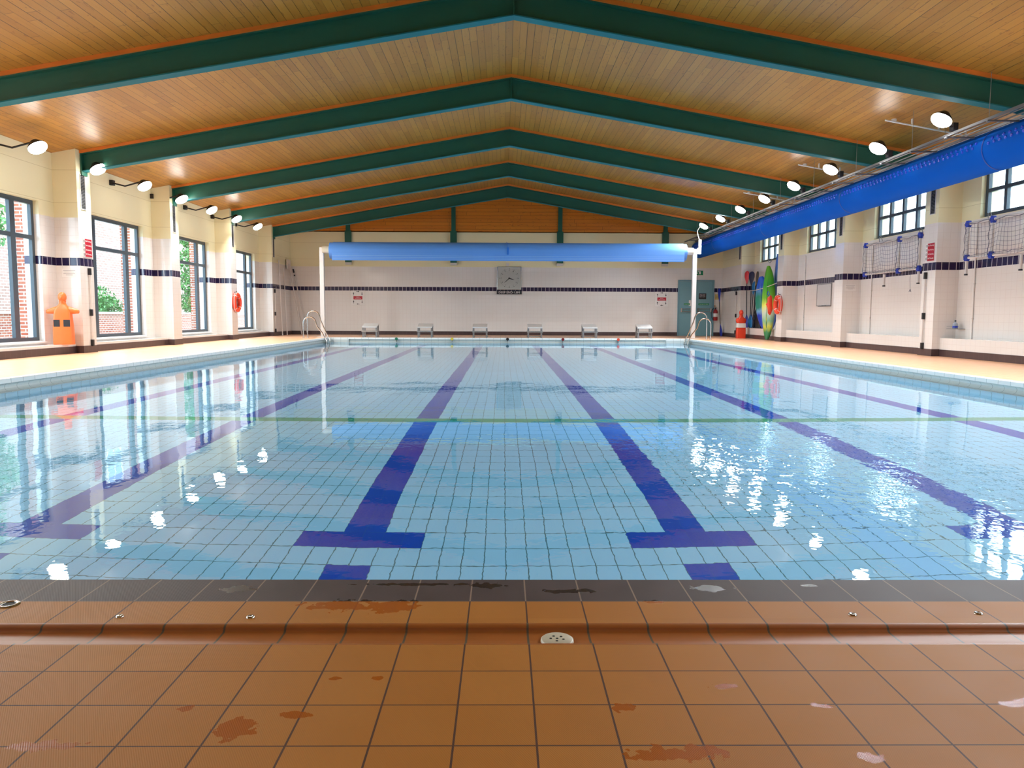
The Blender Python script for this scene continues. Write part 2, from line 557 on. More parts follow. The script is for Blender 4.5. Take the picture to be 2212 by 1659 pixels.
class MB:
    def __init__(s):
        s.v, s.f, s.sm = [], [], []

    def add(s, vs, fs, smooth=False):
        o = len(s.v)
        s.v += [tuple(v) for v in vs]
        s.f += [tuple(i + o for i in f) for f in fs]
        s.sm += [smooth] * len(fs)
        return s

    def box(s, x0, x1, y0, y1, z0, z1):
        vs = [(x, y, z) for z in (z0, z1) for y in (y0, y1) for x in (x0, x1)]
        return s.add(vs, [(0, 2, 3, 1), (4, 5, 7, 6), (0, 1, 5, 4), (2, 6, 7, 3), (0, 4, 6, 2), (1, 3, 7, 5)])

    def hexa(s, vs):
        """8 corners in box order"""
        return s.add(vs, [(0, 2, 3, 1), (4, 5, 7, 6), (0, 1, 5, 4), (2, 6, 7, 3), (0, 4, 6, 2), (1, 3, 7, 5)])

    def quad(s, a, b, c, d):
        return s.add([a, b, c, d], [(0, 1, 2, 3)])

    def tube(s, pts, r, n=10, closed=False, cap=True):
        pts = [Vector(p) for p in pts]
        rr = r if isinstance(r, (list, tuple)) else [r] * len(pts)
        vs, fs = [], []
        a = None
        for i, p in enumerate(pts):
            if closed:
                d = pts[(i + 1) % len(pts)] - pts[i - 1]
            else:
                d = pts[min(i + 1, len(pts) - 1)] - pts[max(i - 1, 0)]
            d.normalize()
            if a is None:
                a, b, _ = frame_from(d)
            else:
                a = (a - d * a.dot(d)).normalized()
                b = d.cross(a) * -1
                b = a.cross(d)
            for k in range(n):
                t = 2 * PI * k / n
                vs.append(p + (a * math.cos(t) + b * math.sin(t)) * rr[i])
        m_ = len(pts)
        for i in range(m_ if closed else m_ - 1):
            j = (i + 1) % m_
            for k in range(n):
                k2 = (k + 1) % n
                fs.append((i * n + k, i * n + k2, j * n + k2, j * n + k))
        s.add(vs, fs, True)
        if cap and not closed:
            s.add([vs[k] for k in range(n)], [tuple(range(n))])
            s.add([vs[(m_ - 1) * n + k] for k in range(n)], [tuple(reversed(range(n)))])
        return s

    def cyl(s, p0, p1, r, n=16):
        return s.tube([p0, p1], r, n)

    def lathe(s, prof, n=20, origin=(0, 0, 0), axis=(0, 0, 1), smooth=True):
        a, b, d = frame_from(axis)
        o = Vector(origin)
        vs, fs = [], []
        for (r, h) in prof:
            for k in range(n):
                t = 2 * PI * k / n
                vs.append(o + d * h + (a * math.cos(t) + b * math.sin(t)) * max(r, 1e-5))
        for i in range(len(prof) - 1):
            for k in range(n):
                k2 = (k + 1) % n
                fs.append((i * n + k, i * n + k2, (i + 1) * n + k2, (i + 1) * n + k))
        return s.add(vs, fs, smooth)

    def disc(s, c, axis, r, n=24, ry=None):
        a, b, d = frame_from(axis)
        c = Vector(c)
        ry = ry or r
        s.add([c + a * math.cos(2 * PI * k / n) * r + b * math.sin(2 * PI * k / n) * ry for k in range(n)], [tuple(range(n))])
        return s

    def prism(s, poly, axis, lo, hi):
        """poly: 2D points; axis 0/1/2 is the extrusion axis"""
        def P(p, h):
            return {0: (h, p[0], p[1]), 1: (p[0], h, p[1]), 2: (p[0], p[1], h)}[axis]
        n = len(poly)
        vs = [P(p, lo) for p in poly] + [P(p, hi) for p in poly]
        fs = [tuple(range(n)), tuple(reversed(range(n, 2 * n)))]
        fs += [(i, n + i, n + (i + 1) % n, (i + 1) % n) for i in range(n)]
        return s.add(vs, fs)

    def loft(s, rings, smooth=True, cap=True):
        n = len(rings[0])
        vs = [v for r in rings for v in r]
        fs = []
        for i in range(len(rings) - 1):
            for k in range(n):
                k2 = (k + 1) % n
                fs.append((i * n + k, i * n + k2, (i + 1) * n + k2, (i + 1) * n + k))
        s.add(vs, fs, smooth)
        if cap:
            s.add(rings[0], [tuple(reversed(range(n)))])
            s.add(rings[-1], [tuple(range(n))])
        return s

    def sphere(s, c, rx, ry, rz, n=16, k=10):
        c = Vector(c)
        rings = []
        for i in range(k + 1):
            t = PI * i / k
            z = -math.cos(t) * rz
            q = max(math.sin(t), 1e-4)
            rings.append([(c.x + rx * q * math.cos(2 * PI * j / n), c.y + ry * q * math.sin(2 * PI * j / n), c.z + z) for j in range(n)])
        return s.loft(rings, True, False)

    def build(s, name, mat, parent=None, bevel=0.0, fixn=True):
        me = bpy.data.meshes.new(name)
        me.from_pydata(s.v, [], s.f)
        me.polygons.foreach_set('use_smooth', s.sm)
        if fixn:
            bm = bmesh.new()
            bm.from_mesh(me)
            bmesh.ops.recalc_face_normals(bm, faces=bm.faces)
            bm.to_mesh(me)
            bm.free()
        me.update()
        o = bpy.data.objects.new(name, me)
        COL.objects.link(o)
        me.materials.append(mat)
        if parent is not None:
            o.parent = parent
        if bevel:
            b = o.modifiers.new('bevel', 'BEVEL')
            b.width = bevel
            b.segments = 2
            b.limit_method = 'ANGLE'
        return o


def struct(o):
    o['kind'] = 'structure'
    return o


def tag(o, label, cat, group=None):
    o['label'] = label
    o['category'] = cat
    if group:
        o['group'] = group
    return o


def thing(name, label, cat, loc=(0, 0, 0), rot=None, group=None):
    o = bpy.data.objects.new(name, None)
    COL.objects.link(o)
    if rot is not None:
        mm = rot.to_4x4()
        mm.translation = Vector(loc)
        o.matrix_world = mm
    else:
        o.location = loc
    o.empty_display_size = .1
    return tag(o, label, cat, group)


def children(o):
    return [c for c in ALLCH.get(o.name, [])]


def copy_tree(root, loc, label=None, group=None, kids=None, rotz=None):
    r = root.copy()
    COL.objects.link(r)
    r.location = loc
    if rotz is not None:
        r.rotation_euler.z = rotz
    if label:
        r['label'] = label
    if group:
        r['group'] = group
    for ch in [c for c in COL.objects if c.parent == root]:
        c = ch.copy()
        COL.objects.link(c)
        c.parent = r
        for g in [q for q in COL.objects if q.parent == ch]:
            d = g.copy()
            COL.objects.link(d)
            d.parent = c
    return r


# wall frames: local x = to the viewer's right, y = up, z = out of the wall
ROT = {
    'left': Matrix(((0, 0, 1), (1, 0, 0), (0, 1, 0))),
    'right': Matrix(((0, 0, -1), (-1, 0, 0), (0, 1, 0))),
    'far': Matrix(((1, 0, 0), (0, 0, -1), (0, 1, 0))),
    'pilaster': Matrix(((1, 0, 0), (0, 0, -1), (0, 1, 0))),
}


def text_obj(name, s, width, height, x, y, z, mat, parent, align='CENTER', depth=.001):
    cu = bpy.data.curves.new(name, 'FONT')
    cu.body = s
    cu.align_x = align
    cu.align_y = 'CENTER'
    cu.extrude = .0006
    tmp = bpy.data.objects.new(name + '_tmp', cu)
    COL.objects.link(tmp)
    dg = bpy.context.evaluated_depsgraph_get()
    me = bpy.data.meshes.new_from_object(tmp.evaluated_get(dg))
    bpy.data.objects.remove(tmp)
    xs = [v.co.x for v in me.vertices]
    ys = [v.co.y for v in me.vertices]
    w = max(xs) - min(xs)
    h = max(ys) - min(ys)
    cx = (max(xs) + min(xs)) / 2
    cyy = (max(ys) + min(ys)) / 2
    for v in me.vertices:
        v.co.x = (v.co.x - cx) * width / w + x
        v.co.y = (v.co.y - cyy) * height / h + y
        v.co.z = v.co.z + z
    me.materials.clear()
    me.materials.append(mat)
    o = bpy.data.objects.new(name, me)
    COL.objects.link(o)
    o.parent = parent
    return o


# ================================================================== THE SETTING
# ---- decks
mb = MB()
mb.box(-WW - .15, -HW - .12, YB, YF + .05, HD - .25, HD)
mb.box(HW + .12, WW + .15, YB, YF + .05, HD - .25, HD)
mb.box(-HW - .12, -HW, YB, 0, HD - .25, HD)
mb.box(HW, HW + .12, YB, 0, HD - .25, HD)
mb.box(-HW - .12, HW + .12, PL + .12, YF + .05, HD - .25, HD)
fl = struct(mb.build('floor', M['side']))
# near deck, on a level with the water
mb = MB()
mb.box(-HW, HW, YB, -.575, -.2, 0.0)
mb.box(-HW, HW, -.41, -.0, -.2, .0)
nd = struct(mb.build('floor', M['deck']))
# rounded gutter along the near end
prof = []
for k in range(7):
    a = PI / 2 * k / 6
    prof.append((-.41 - .022 * math.sin(a), -.012 + .012 * math.cos(a)))
for k in range(1, 6):
    a = PI / 2 * k / 5
    prof.append((-.446 + .014 * math.cos(a), -.010 - .010 * math.sin(a)))
prof += [(-.50, -.020), (-.548, -.017), (-.556, -.012), (-.560, -.004), (-.563, -.001), (-.567, 0.0), (-.575, 0.0)]
low = [(-.575, -.2), (-.41, -.2)]
mb = MB()
poly = prof + low
mb.prism([(p[0], p[1]) for p in poly], 0, -HW, HW)
struct(mb.build('trim_1', M['gutter']))

# ---- side rim of the pool: white nosing over a scooped channel, three sides
def rim_profile():
    p = [(0, HD + .004), (.004, HD - .002), (.004, .112)]
    for k in range(9):
        a = PI * k / 8
        p.append((.0 - .085 * math.sin(a) ** .8, .055 + .055 * math.cos(a)))
    p += [(.002, -.02), (.002, -.06)]
    return p


pool = thing('swimming_pool', 'long rectangular pool of pale blue tiles with dark blue lane lines', 'swimming pool', (0, 0, 0))
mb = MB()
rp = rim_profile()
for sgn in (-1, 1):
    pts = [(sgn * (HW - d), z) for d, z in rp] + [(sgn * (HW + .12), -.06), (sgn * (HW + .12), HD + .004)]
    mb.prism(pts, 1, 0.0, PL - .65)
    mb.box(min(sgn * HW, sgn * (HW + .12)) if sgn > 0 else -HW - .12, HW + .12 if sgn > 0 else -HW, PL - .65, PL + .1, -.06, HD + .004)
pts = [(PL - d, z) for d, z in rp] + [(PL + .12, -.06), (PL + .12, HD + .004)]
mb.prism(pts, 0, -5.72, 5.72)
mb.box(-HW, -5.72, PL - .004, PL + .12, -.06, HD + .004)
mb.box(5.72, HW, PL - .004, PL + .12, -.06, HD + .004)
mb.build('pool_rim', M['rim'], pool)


def floor_z(y):
    if y < 5.75:
        return -1.2
    if y < 17:
        return -1.2 - .75 * (y - 5.75) / (17 - 5.75)
    return -1.95


mb = MB()
ys = [0, 5.75, 17, PL]
for a, b in zip(ys[:-1], ys[1:]):
    mb.quad((-HW, a, floor_z(a)), (HW, a, floor_z(a)), (HW, b, floor_z(b)), (-HW, b, floor_z(b)))
mb.build('basin_floor', M['pool'], pool, fixn=False).cycles.is_caustics_receiver = True
mb = MB()
for a, b in zip(ys[:-1], ys[1:]):
    mb.quad((-HW, a, floor_z(a)), (-HW, b, floor_z(b)), (-HW, b, -.05), (-HW, a, -.05))
    mb.quad((HW, a, floor_z(a)), (HW, a, -.05), (HW, b, -.05), (HW, b, floor_z(b)))
mb.quad((-HW, 0, floor_z(0)), (-HW, 0, 0), (HW, 0, 0), (HW, 0, floor_z(0)))
mb.quad((-HW, PL, floor_z(PL)), (HW, PL, floor_z(PL)), (HW, PL, -.05), (-HW, PL, -.05))
mb.build('basin_wall', M['pool'], pool, fixn=False).cycles.is_caustics_receiver = True
mb = MB()
mb.quad((-HW - .1, -.0, -.002), (HW + .1, -.0, -.002), (HW + .1, PL + .1, -.002), (-HW - .1, PL + .1, -.002))
water = mb.build('pool_water', M['water'], None, fixn=False)
tag(water, 'still clear water filling the long pool between the decks', 'water')
water['kind'] = 'stuff'
water.cycles.is_caustics_caster = True
for p in water.data.polygons:
    p.use_smooth = True

# ---- long walls
def xz(sgn, x0, x1):
    return (sgn * x0, sgn * x1) if sgn > 0 else (-x1, -x0)


WIN_L = dict(y0=-3.40, y1=-.52, z0=.43, z1=3.22)      # relative to the far pilaster's start
WIN_R = dict(y0=-3.08, y1=-.62, z0=2.97, z1=4.06)
TH = .33
for side, sgn, WN in (('left', -1, WIN_L), ('right', 1, WIN_R)):
    mb = MB()
    ztop = ceil_z(WW) + .06
    xa, xb = xz(sgn, WW, WW + TH)
    edges = [YB - .3] + [p + o for p in PIL for o in (0,)] + [YF + .3]
    # wall with openings: bay by bay
    yprev = YB - .3
    for i, p in enumerate(PIL):
        a, b = p + WN['y0'], p + WN['y1']
        if a < YB + .3:
            mb.box(xa, xb, yprev, p + PW, HD - .2, ztop)
        else:
            mb.box(xa, xb, yprev, a, HD - .2, ztop)
            mb.box(xa, xb, a, b, HD - .2, WN['z0'])
            mb.box(xa, xb, a, b, WN['z1'], ztop)
            mb.box(xa, xb, b, p + PW, HD - .2, ztop)
        yprev = p + PW
    mb.box(xa, xb, yprev, YF + .3, HD - .2, ztop)
    # pilasters, the last one runs on to the corner
    for i, p in enumerate(PIL):
        xa2, xb2 = xz(sgn, WP, WW)
        y1 = p + PW if i < len(PIL) - 1 else YF
        mb.box(xa2, xb2, p, y1, HD - .2, ceil_z(WP) + .03)
    # low plinth in the bays
    pt = .36 if side == 'left' else .55
    xa3, xb3 = xz(sgn, 9.06, WW)
    yprev = YB
    for p in PIL:
        mb.box(xa3, xb3, yprev, p, HD - .2, pt)
        yprev = p + PW
    struct(mb.build('wall_' + side, M['wall']))
    # skirting
    mb = MB()
    yprev = YB
    for i, p in enumerate(PIL):
        a, b = xz(sgn, 9.045, 9.06)
        mb.box(a, b, yprev, p - .012, HD, .31)
        a, b = xz(sgn, WP - .012, WP)
        y1 = p + PW if i < len(PIL) - 1 else YF
        mb.box(a, b, p - .012, y1 + (.012 if i < len(PIL) - 1 else 0), HD, .315)
        a, b = xz(sgn, WP, 9.06)
        mb.box(a, b, p - .012, p, HD, .315)
        if i < len(PIL) - 1:
            mb.box(a, b, p + PW, p + PW + .012, HD, .315)
        yprev = p + PW
    struct(mb.build('baseboard_' + side, M['skirt']))

# ---- far and back walls
mb = MB()
mb.box(-WW - TH, WW + TH, YF, YF + .3, HD - .2, 6.1)
struct(mb.build('wall_far', M['wall']))
mb = MB()
zt = 4.39
pts = [(-WP, zt), (WP, zt), (WP, ceil_z(WP) + .02), (0, RC + .02), (-WP, ceil_z(WP) + .02)]
mb.prism(pts, 1, YF - .05, YF - .001)
struct(mb.build('trim_2', M['gable']))
mb = MB()
mb.box(-WP + .012, 7.06, YF - .012, YF, HD, .315)
mb.box(8.56, WP - .012, YF - .012, YF, HD, .315)
struct(mb.build('baseboard_far', M['skirt']))
mb = MB()
xs = []
xp = -WW - TH
for x in xs:
    mb.box(xp, x, YB - .3, YB, -.3, 6.1)
    mb.box(x, x + 2.6, YB - .3, YB, -.3, .6)
    mb.box(x, x + 2.6, YB - .3, YB, 3.3, 6.1)
    xp = x + 2.6
mb.box(xp, WW + TH, YB - .3, YB, -.3, 6.1)
struct(mb.build('wall_back', M['wall']))
BACKWIN = [(x, x + 2.6, .6, 3.3) for x in xs]

# ---- ceiling
mb = MB()
for s_ in (-1, 1):
    x1 = WW + TH + .3
    v = [(0, YB - .3, RC), (s_ * x1, YB - .3, ceil_z(x1)), (0, YF + .3, RC), (s_ * x1, YF + .3, ceil_z(x1))]
    v += [(a, b, c + .12) for a, b, c in v]
    mb.hexa(v)
struct(mb.build('ceiling', M['ceil']))

# ---- roof beams
beam_words = ['over the camera end, nearest whole beam in view', 'second beam from the camera', 'third beam from the camera, middle of the five in view',
              'fourth beam from the camera', 'farthest beam, in front of the timber gable']
nb = 0
for k in range(-4, 4):
    yc = P0 + k * SP + .27
    vis = k >= -1
    if vis:
        lab = 'dark green steel roof beam, ' + beam_words[nb]
        nb += 1
    else:
        lab = 'dark green steel roof beam behind the view'
    b = thing('roof_beam', lab, 'beam', (0, yc, RB), group='roof beams')
    w = MB()
    f1 = MB()
    f2 = MB()
    bt = MB()
    for s_ in (-1, 1):
        x1 = WP + .2 if s_ else 0
        zb1 = -x1 * SLB
        zt0 = 5.87 - RB
        zt1 = 5.87 - x1 * SLC - RB

        def slab(mbb, hw, z0a, z0b, z1a, z1b):
            X = s_ * x1
            mbb.hexa([(0, -hw, z0a), (X, -hw, z0b), (0, hw, z0a), (X, hw, z0b), (0, -hw, z1a), (X, -hw, z1b), (0, hw, z1a), (X, hw, z1b)])
        slab(w, .011, .018, zb1 + .018, zt0 - .02, zt1 - .02)
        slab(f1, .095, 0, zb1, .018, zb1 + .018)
        slab(w, .095, zt0 - .02, zt1 - .02, zt0, zt1)
        slab(bt, .125, zt0, zt1, RC - RB - .001, ceil_z(x1) - RB - .001)
    w.box(-.008, .008, -.085, .085, .018, 5.87 - RB - .02)
    w.build('beam_web', M['green'], b)
    f1.build('bottom_flange', M['teal'], b)  # underside coloured as if lit from the water
    bt.build('timber_batten', M['batten'], b)
    for s_ in (-1, 1):
        pl = MB()
        X = s_ * (WP - .02)
        pl.box(X - .015, X + .015, -.11, .11, -1.62 + .02, -1.12)
        pl.build('end_plate', M['green'], b)

# ---- gable posts
for i, (X, lab) in enumerate(((-6.5, 'leftmost of the four'), (-2.2, 'left of the clock, second of the four'), (2.16, 'right of the clock, third of the four'), (6.48, 'rightmost of the four, beside the fire door'))):
    g = thing('gable_post', 'dark steel gable post, ' + lab, 'post', (X, YF - .05, 2.98), group='steel posts on the gable')
    q = MB()
    q.box(-.13, .13, -.10, -.0, .14, 1.42)
    q.build('lower_post', M['green'], g)
    q = MB()
    q.box(-.085, .085, -.085, -.002, 1.42, ceil_z(X) - 2.98 - .02)
    q.build('upper_post', M['green'], g)
    q = MB()
    q.box(-.13, .13, -.06, 0, .04, .14)
    q.build('wall_bracket', M['stone'], g)

# ---- windows
portals = []


def portal(sx, yc, zc, w, h, sgn):
    L = bpy.data.lights.new('daylight_portal', 'AREA')
    L.shape = 'RECTANGLE'
    L.size = h
    L.size_y = w
    L.cycles.is_portal = True
    o = bpy.data.objects.new('daylight_portal', L)
    COL.objects.link(o)
    o.location = (sx, yc, zc)
    o.rotation_euler = (0, PI / 2 * (1 if sgn < 0 else -1) * -1, 0)
    return o


nwin = 0
for side, sgn, WN in (('left', -1, WIN_L), ('right', 1, WIN_R)):
    for i, p in enumerate(PIL):
        a, b = p + WN['y0'], p + WN['y1']
        if a < YB + .3:
            continue
        nwin += 1
        z0, z1 = WN['z0'], WN['z1']
        X0 = 9.50 if sgn < 0 else 9.48
        xa, xb = xz(sgn, X0, X0 + .07)
        win = bpy.data.objects.new('window_%d' % nwin, None)
        COL.objects.link(win)
        win.location = (sgn * X0, (a + b) / 2, z0)
        win['kind'] = 'structure'
        L0 = sgn * X0
        yc = (a + b) / 2
        f = MB()

        def fb(y0, y1, zz0, zz1, xo=0.0):
            f.box(xa - L0 + xo, xb - L0 + xo, y0 - yc, y1 - yc, zz0 - z0, zz1 - z0)
        fw = .085
        fb(a, b, z0, z0 + fw)
        fb(a, b, z1 - fw, z1)
        fb(a, a + fw, z0 + fw, z1 - fw)
        fb(b - fw, b, z0 + fw, z1 - fw)
        f.build('window_frame', M['frame'], win)
        f = MB()
        if sgn < 0:
            ml = [b - .085 - .52 - .15, a + .085 + .52]
            for y in ml:
                fb(y, y + .15, z0 + fw, z1 - fw, .004)
            cuts = [a + fw] + [ml[1], ml[1] + .15, ml[0], ml[0] + .15] + [b - fw]
            for c0, c1 in ((cuts[0], cuts[1]), (cuts[2], cuts[3]), (cuts[4], cuts[5])):
                fb(c0, c1, 2.45, 2.53, .002)
            f.build('mullion', M['frame'], win)
        else:
            n = 4
            pw = (b - a) / n
            for q in range(1, n):
                fb(a + q * pw - .045, a + q * pw + .045, z0 + fw, z1 - fw, 0.004)
            for q in range(n):
                fb(a + q * pw + .045, a + (q + 1) * pw - .045, 3.46, 3.53, 0.002)
            f.build('mullion', M['frame'], win)
        g = MB()
        xm = sgn * (X0 + .035) - L0
        g.box(xm - .004, xm + .004, a - yc + .05, b - yc - .05, .05, z1 - z0 - .05)
        g.build('glass_pane', M['pane'], win)
        if sgn < 0:
            s_ = MB()
            s_.hexa([(sgn * 9.50 - L0, a - yc, -.02), (sgn * 9.33 - L0, a - yc, -.035), (sgn * 9.50 - L0, b - yc, -.02), (sgn * 9.33 - L0, b - yc, -.035),
                     (sgn * 9.50 - L0, a - yc, .012), (sgn * 9.33 - L0, a - yc, -.005), (sgn * 9.50 - L0, b - yc, .012), (sgn * 9.33 - L0, b - yc, -.005)])
            s_.build('window_sill', M['white'], win)
        portal(sgn * (X0 + .12), yc, (z0 + z1) / 2, b - a, z1 - z0, sgn)

for a, b, z0, z1 in BACKWIN:
    nwin += 1
    win = bpy.data.objects.new('window_%d' % nwin, None)
    COL.objects.link(win)
    win.location = ((a + b) / 2, YB - .15, z0)
    win['kind'] = 'structure'
    h = (b - a) / 2
    q = MB()
    q.box(-h, h, -.03, .03, 0, .08)
    q.box(-h, h, -.03, .03, z1 - z0 - .08, z1 - z0)
    for x in (-h, -.04, h - .08):
        q.box(x, x + .08, -.03, .03, .08, z1 - z0 - .08)
    q.build('window_frame', M['frame'], win)
    q = MB()
    q.box(-h + .04, h - .04, -.004, .004, .04, z1 - z0 - .04)
    q.build('glass_pane', M['pane'], win)
    po = portal((a + b) / 2, YB - .25, (z0 + z1) / 2, b - a, z1 - z0, -1)
    po.rotation_euler = (PI / 2, 0, 0)
    po.rotation_euler = (-Vector((0, 1, 0))).to_track_quat('Z', 'Y').to_euler()
    po.data.size, po.data.size_y = b - a, z1 - z0

# ---- fire door in the far wall
door = bpy.data.objects.new('door_1', None)
COL.objects.link(door)
door.location = (7.81, YF, HD)
door['kind'] = 'structure'
q = MB()
q.box(-.75, -.69, -.06, 0, 0, 2.30)
q.box(.69, .75, -.06, 0, 0, 2.30)
q.box(-.69, .69, -.06, 0, 2.24, 2.30)
q.build('door_frame', M['doorframe'], door)
for x0, x1 in ((-.685, -.004), (.004, .685)):
    q = MB()
    q.box(x0, x1, -.035, 0, .01, 2.235)
    leaf = q.build('door_leaf', M['doorblue'], door)
    h = MB()
    c = (x0 + x1) / 2
    h.box(c - .29, c - .24, -.12, -.035, .98, 1.14)
    h.box(c + .24, c + .29, -.12, -.035, .98, 1.14)
    h.cyl((c - .27, -.11, 1.0), (c + .27, -.11, 1.0), .016, 10)
    h.cyl((c - .27, -.095, 1.12), (c + .27, -.095, 1.12), .012, 10)
    h.build('panic_bar', M['chrome'], leaf)

# ================================================================== WALL SIGNS
def wall_sign(name, label, cat, side, loc, group=None):
    return thing(name, label, cat, loc, ROT[side], group)


def rules_sign(side, loc, label):
    s_ = wall_sign('rules_sign', label, 'sign', side, loc, 'red swimming rules signs')
    q = MB()
    q.box(-.17, .17, -.19, .19, 0, .008)
    q.build('backing_board', M['pale'], s_)
    q = MB()
    q.box(-.09, .165, -.185, .185, .008, .011)
    q.build('red_panel', M['red'], s_)
    for i, tx in enumerate(('No Running', 'No Pushing', 'No Bombing', 'NO Throwing')):
        y = .135 - i * .09
        text_obj('lettering', tx, .215, .042, .037, y, .0115, M['whiteink'], s_)
        q = MB()
        q.tube([(-.13 + .026 * math.cos(a * PI / 8), y + .026 * math.sin(a * PI / 8), .009) for a in range(16)], .0035, 6, closed=True)
        q.tube([(-.148, y + .018, .009), (-.112, y - .018, .009)], .003, 6)
        q.build('warning_symbol', M['ink'], s_)
    return s_


rules_sign('left', (-WP, 13.66, 2.36), 'red swimming rules sign on the left wall pilaster beside the tall windows')
rules_sign('right', (WP, 13.60, 2.36), 'red swimming rules sign on the right wall pilaster between the two hanging goals')

for X, lab in ((-6.15, 'red swim clockwise sign with black arrows, left of the clock'), (6.40, 'red swim clockwise sign with black arrows, near the fire door')):
    s_ = wall_sign('lane_direction_sign', lab, 'sign', 'far', (X, YF, 1.68), 'swim clockwise signs')
    q = MB()
    q.box(-.27, .27, -.30, .30, 0, .004)
    q.build('backing_board', M['pale'], s_)
    q = MB()
    q.box(-.185, .185, -.07, .07, .004, .008)
    q.build('red_panel', M['red'], s_, bevel=.003)
    text_obj('lettering', 'Swim', .13, .035, 0, .026, .009, M['whiteink'], s_)
    text_obj('lettering', 'Clockwise', .25, .035, 0, -.026, .009, M['whiteink'], s_)

    def arrow(cx, cyy, dx, dy):
        q = MB()
        ox, oy = -dy, dx
        L = .065
        P = lambda a, b: (cx + dx * a + ox * b, cyy + dy * a + oy * b)
        pts = [P(-L, -.009), P(.0, -.009), P(.0, -.028), P(L, 0), P(.0, .028), P(.0, .009), P(-L, .009)]
        q.prism(pts, 2, .004, .006)
        q.build('arrow', M['blackink'], s_)
    arrow(0, .255, 1, 0)
    arrow(-.18, .165, 0, 1)
    arrow(.17, .165, 0, -1)
    arrow(-.18, -.165, 0, 1)
    arrow(.17, -.165, 0, -1)
    arrow(.0, -.255, -1, 0)

# clock and depth plaque
ck = wall_sign('wall_clock', 'large square brushed wall clock high on the far wall', 'clock', 'far', (.085, YF, 2.50))
q = MB()
q.box(-.50, .50, -.47, .47, 0, .07)
q.build('clock_case', M['chrome'], ck, bevel=.006)
q = MB()
q.box(-.47, .47, -.455, .455, .07, .078)
q.build('clock_face', M['clockface'], ck)
for n in range(60):
    pass
q = MB()
for n in range(60):
    a = n * PI / 30
    r = .385
    s2 = .0045 if n % 5 else .012
    q.add([(r * math.cos(a) - s2, r * math.sin(a) - s2, .0785), (r * math.cos(a) + s2, r * math.sin(a) - s2, .0785),
           (r * math.cos(a) + s2, r * math.sin(a) + s2, .0785), (r * math.cos(a) - s2, r * math.sin(a) + s2, .0785)], [(0, 1, 2, 3)])
q.build('minute_ring', M['blackink'], ck)['kind'] = 'stuff'
for n in range(1, 13):
    a = PI / 2 - n * PI / 6
    text_obj('numeral', str(n), .028 if n < 10 else .045, .05, .325 * math.cos(a), .325 * math.sin(a), .079, M['darksign'], ck)
for nm, a, L, w_ in (('hour_hand', math.radians(-18), .23, .02), ('minute_hand', math.radians(222), .30, .014)):
    q = MB()
    d = Vector((math.cos(a), math.sin(a)))
    n_ = Vector((-d.y, d.x))
    P = [tuple(-d * .04 + n_ * w_), tuple(d * L), tuple(-d * .04 - n_ * w_)]
    q.prism([P[0], tuple(d * L * .6 + n_ * w_ * .8), P[1], tuple(d * L * .6 - n_ * w_ * .8), P[2]], 2, .082 if nm[0] == 'h' else .086, .085 if nm[0] == 'h' else .089)
    q.build(nm, M['blackink'], ck)
q = MB()
q.cyl((0, 0, .078), (0, 0, .092), .028)
q.build('hub', M['blackink'], ck)
dp = wall_sign('depth_plaque', 'black plaque reading deep end under the wall clock', 'sign', 'far', (.085, YF, 1.925))
q = MB()
q.box(-.515, .515, -.075, .075, 0, .06)
q.build('plaque_board', M['darksign'], dp)
text_obj('lettering', 'DEEP END-1.8M', .86, .085, 0, 0, .061, M['whiteink'], dp)

# signs near the fire door
ex = wall_sign('exit_sign', 'green running man exit sign above the teal fire door', 'sign', 'far', (7.86, YF, 2.76))
q = MB()
q.box(-.22, .22, -.09, .09, 0, .03)
q.build('sign_board', M['signgreen'], ex)
q = MB()
q.prism([(-.03, .045), (.06, .045), (.06, -.055), (.12, -.055), (.12, .065), (-.03, .065)], 2, .03, .033)
q.cyl((-.02, .02, .03), (-.02, .02, .034), .015, 10)
q.prism([(-.03, .005), (-.005, .005), (.02, -.05), (.0, -.055), (-.02, -.02), (-.06, -.055), (-.075, -.04), (-.04, -.01)], 2, .03, .033)
q.build('running_figure', M['whiteink'], ex)
fs_ = wall_sign('fire_door_notice', 'black fire exit notice on the right leaf of the teal door', 'sign', 'far', (8.08, YF - .035, 1.80))
q = MB()
q.box(-.155, .155, -.12, .12, 0, .006)
q.build('notice_board', M['darksign'], fs_, bevel=.003)
text_obj('lettering', 'FIRE EXIT', .23, .045, 0, .055, .007, M['whiteink'], fs_)
text_obj('lettering', 'KEEP CLEAR', .23, .03, 0, -.02, .007, M['whiteink'], fs_)
for X, w_, lab in ((7.44, .26, 'short green push bar sign on the left leaf of the teal door'), (8.14, .44, 'long green push bar sign on the right leaf of the teal door')):
    pb = wall_sign('push_bar_sign', lab, 'sign', 'far', (X, YF - .035, 1.475), 'green push bar signs')
    q = MB()
    q.box(-w_ / 2, w_ / 2, -.04, .04, 0, .005)
    q.build('sign_board', M['signgreen'], pb)
    text_obj('lettering', 'PUSH BAR TO OPEN', w_ * .85, .03, 0, 0, .006, M['whiteink'], pb)
np_ = wall_sign('paper_notice', 'blank white sheet on the left leaf of the teal door', 'notice', 'far', (7.60, YF - .035, 1.52))
q = MB()
q.box(-.08, .08, -.12, .12, .0, .004)
q.build('paper_sheet', M['pale'], np_)
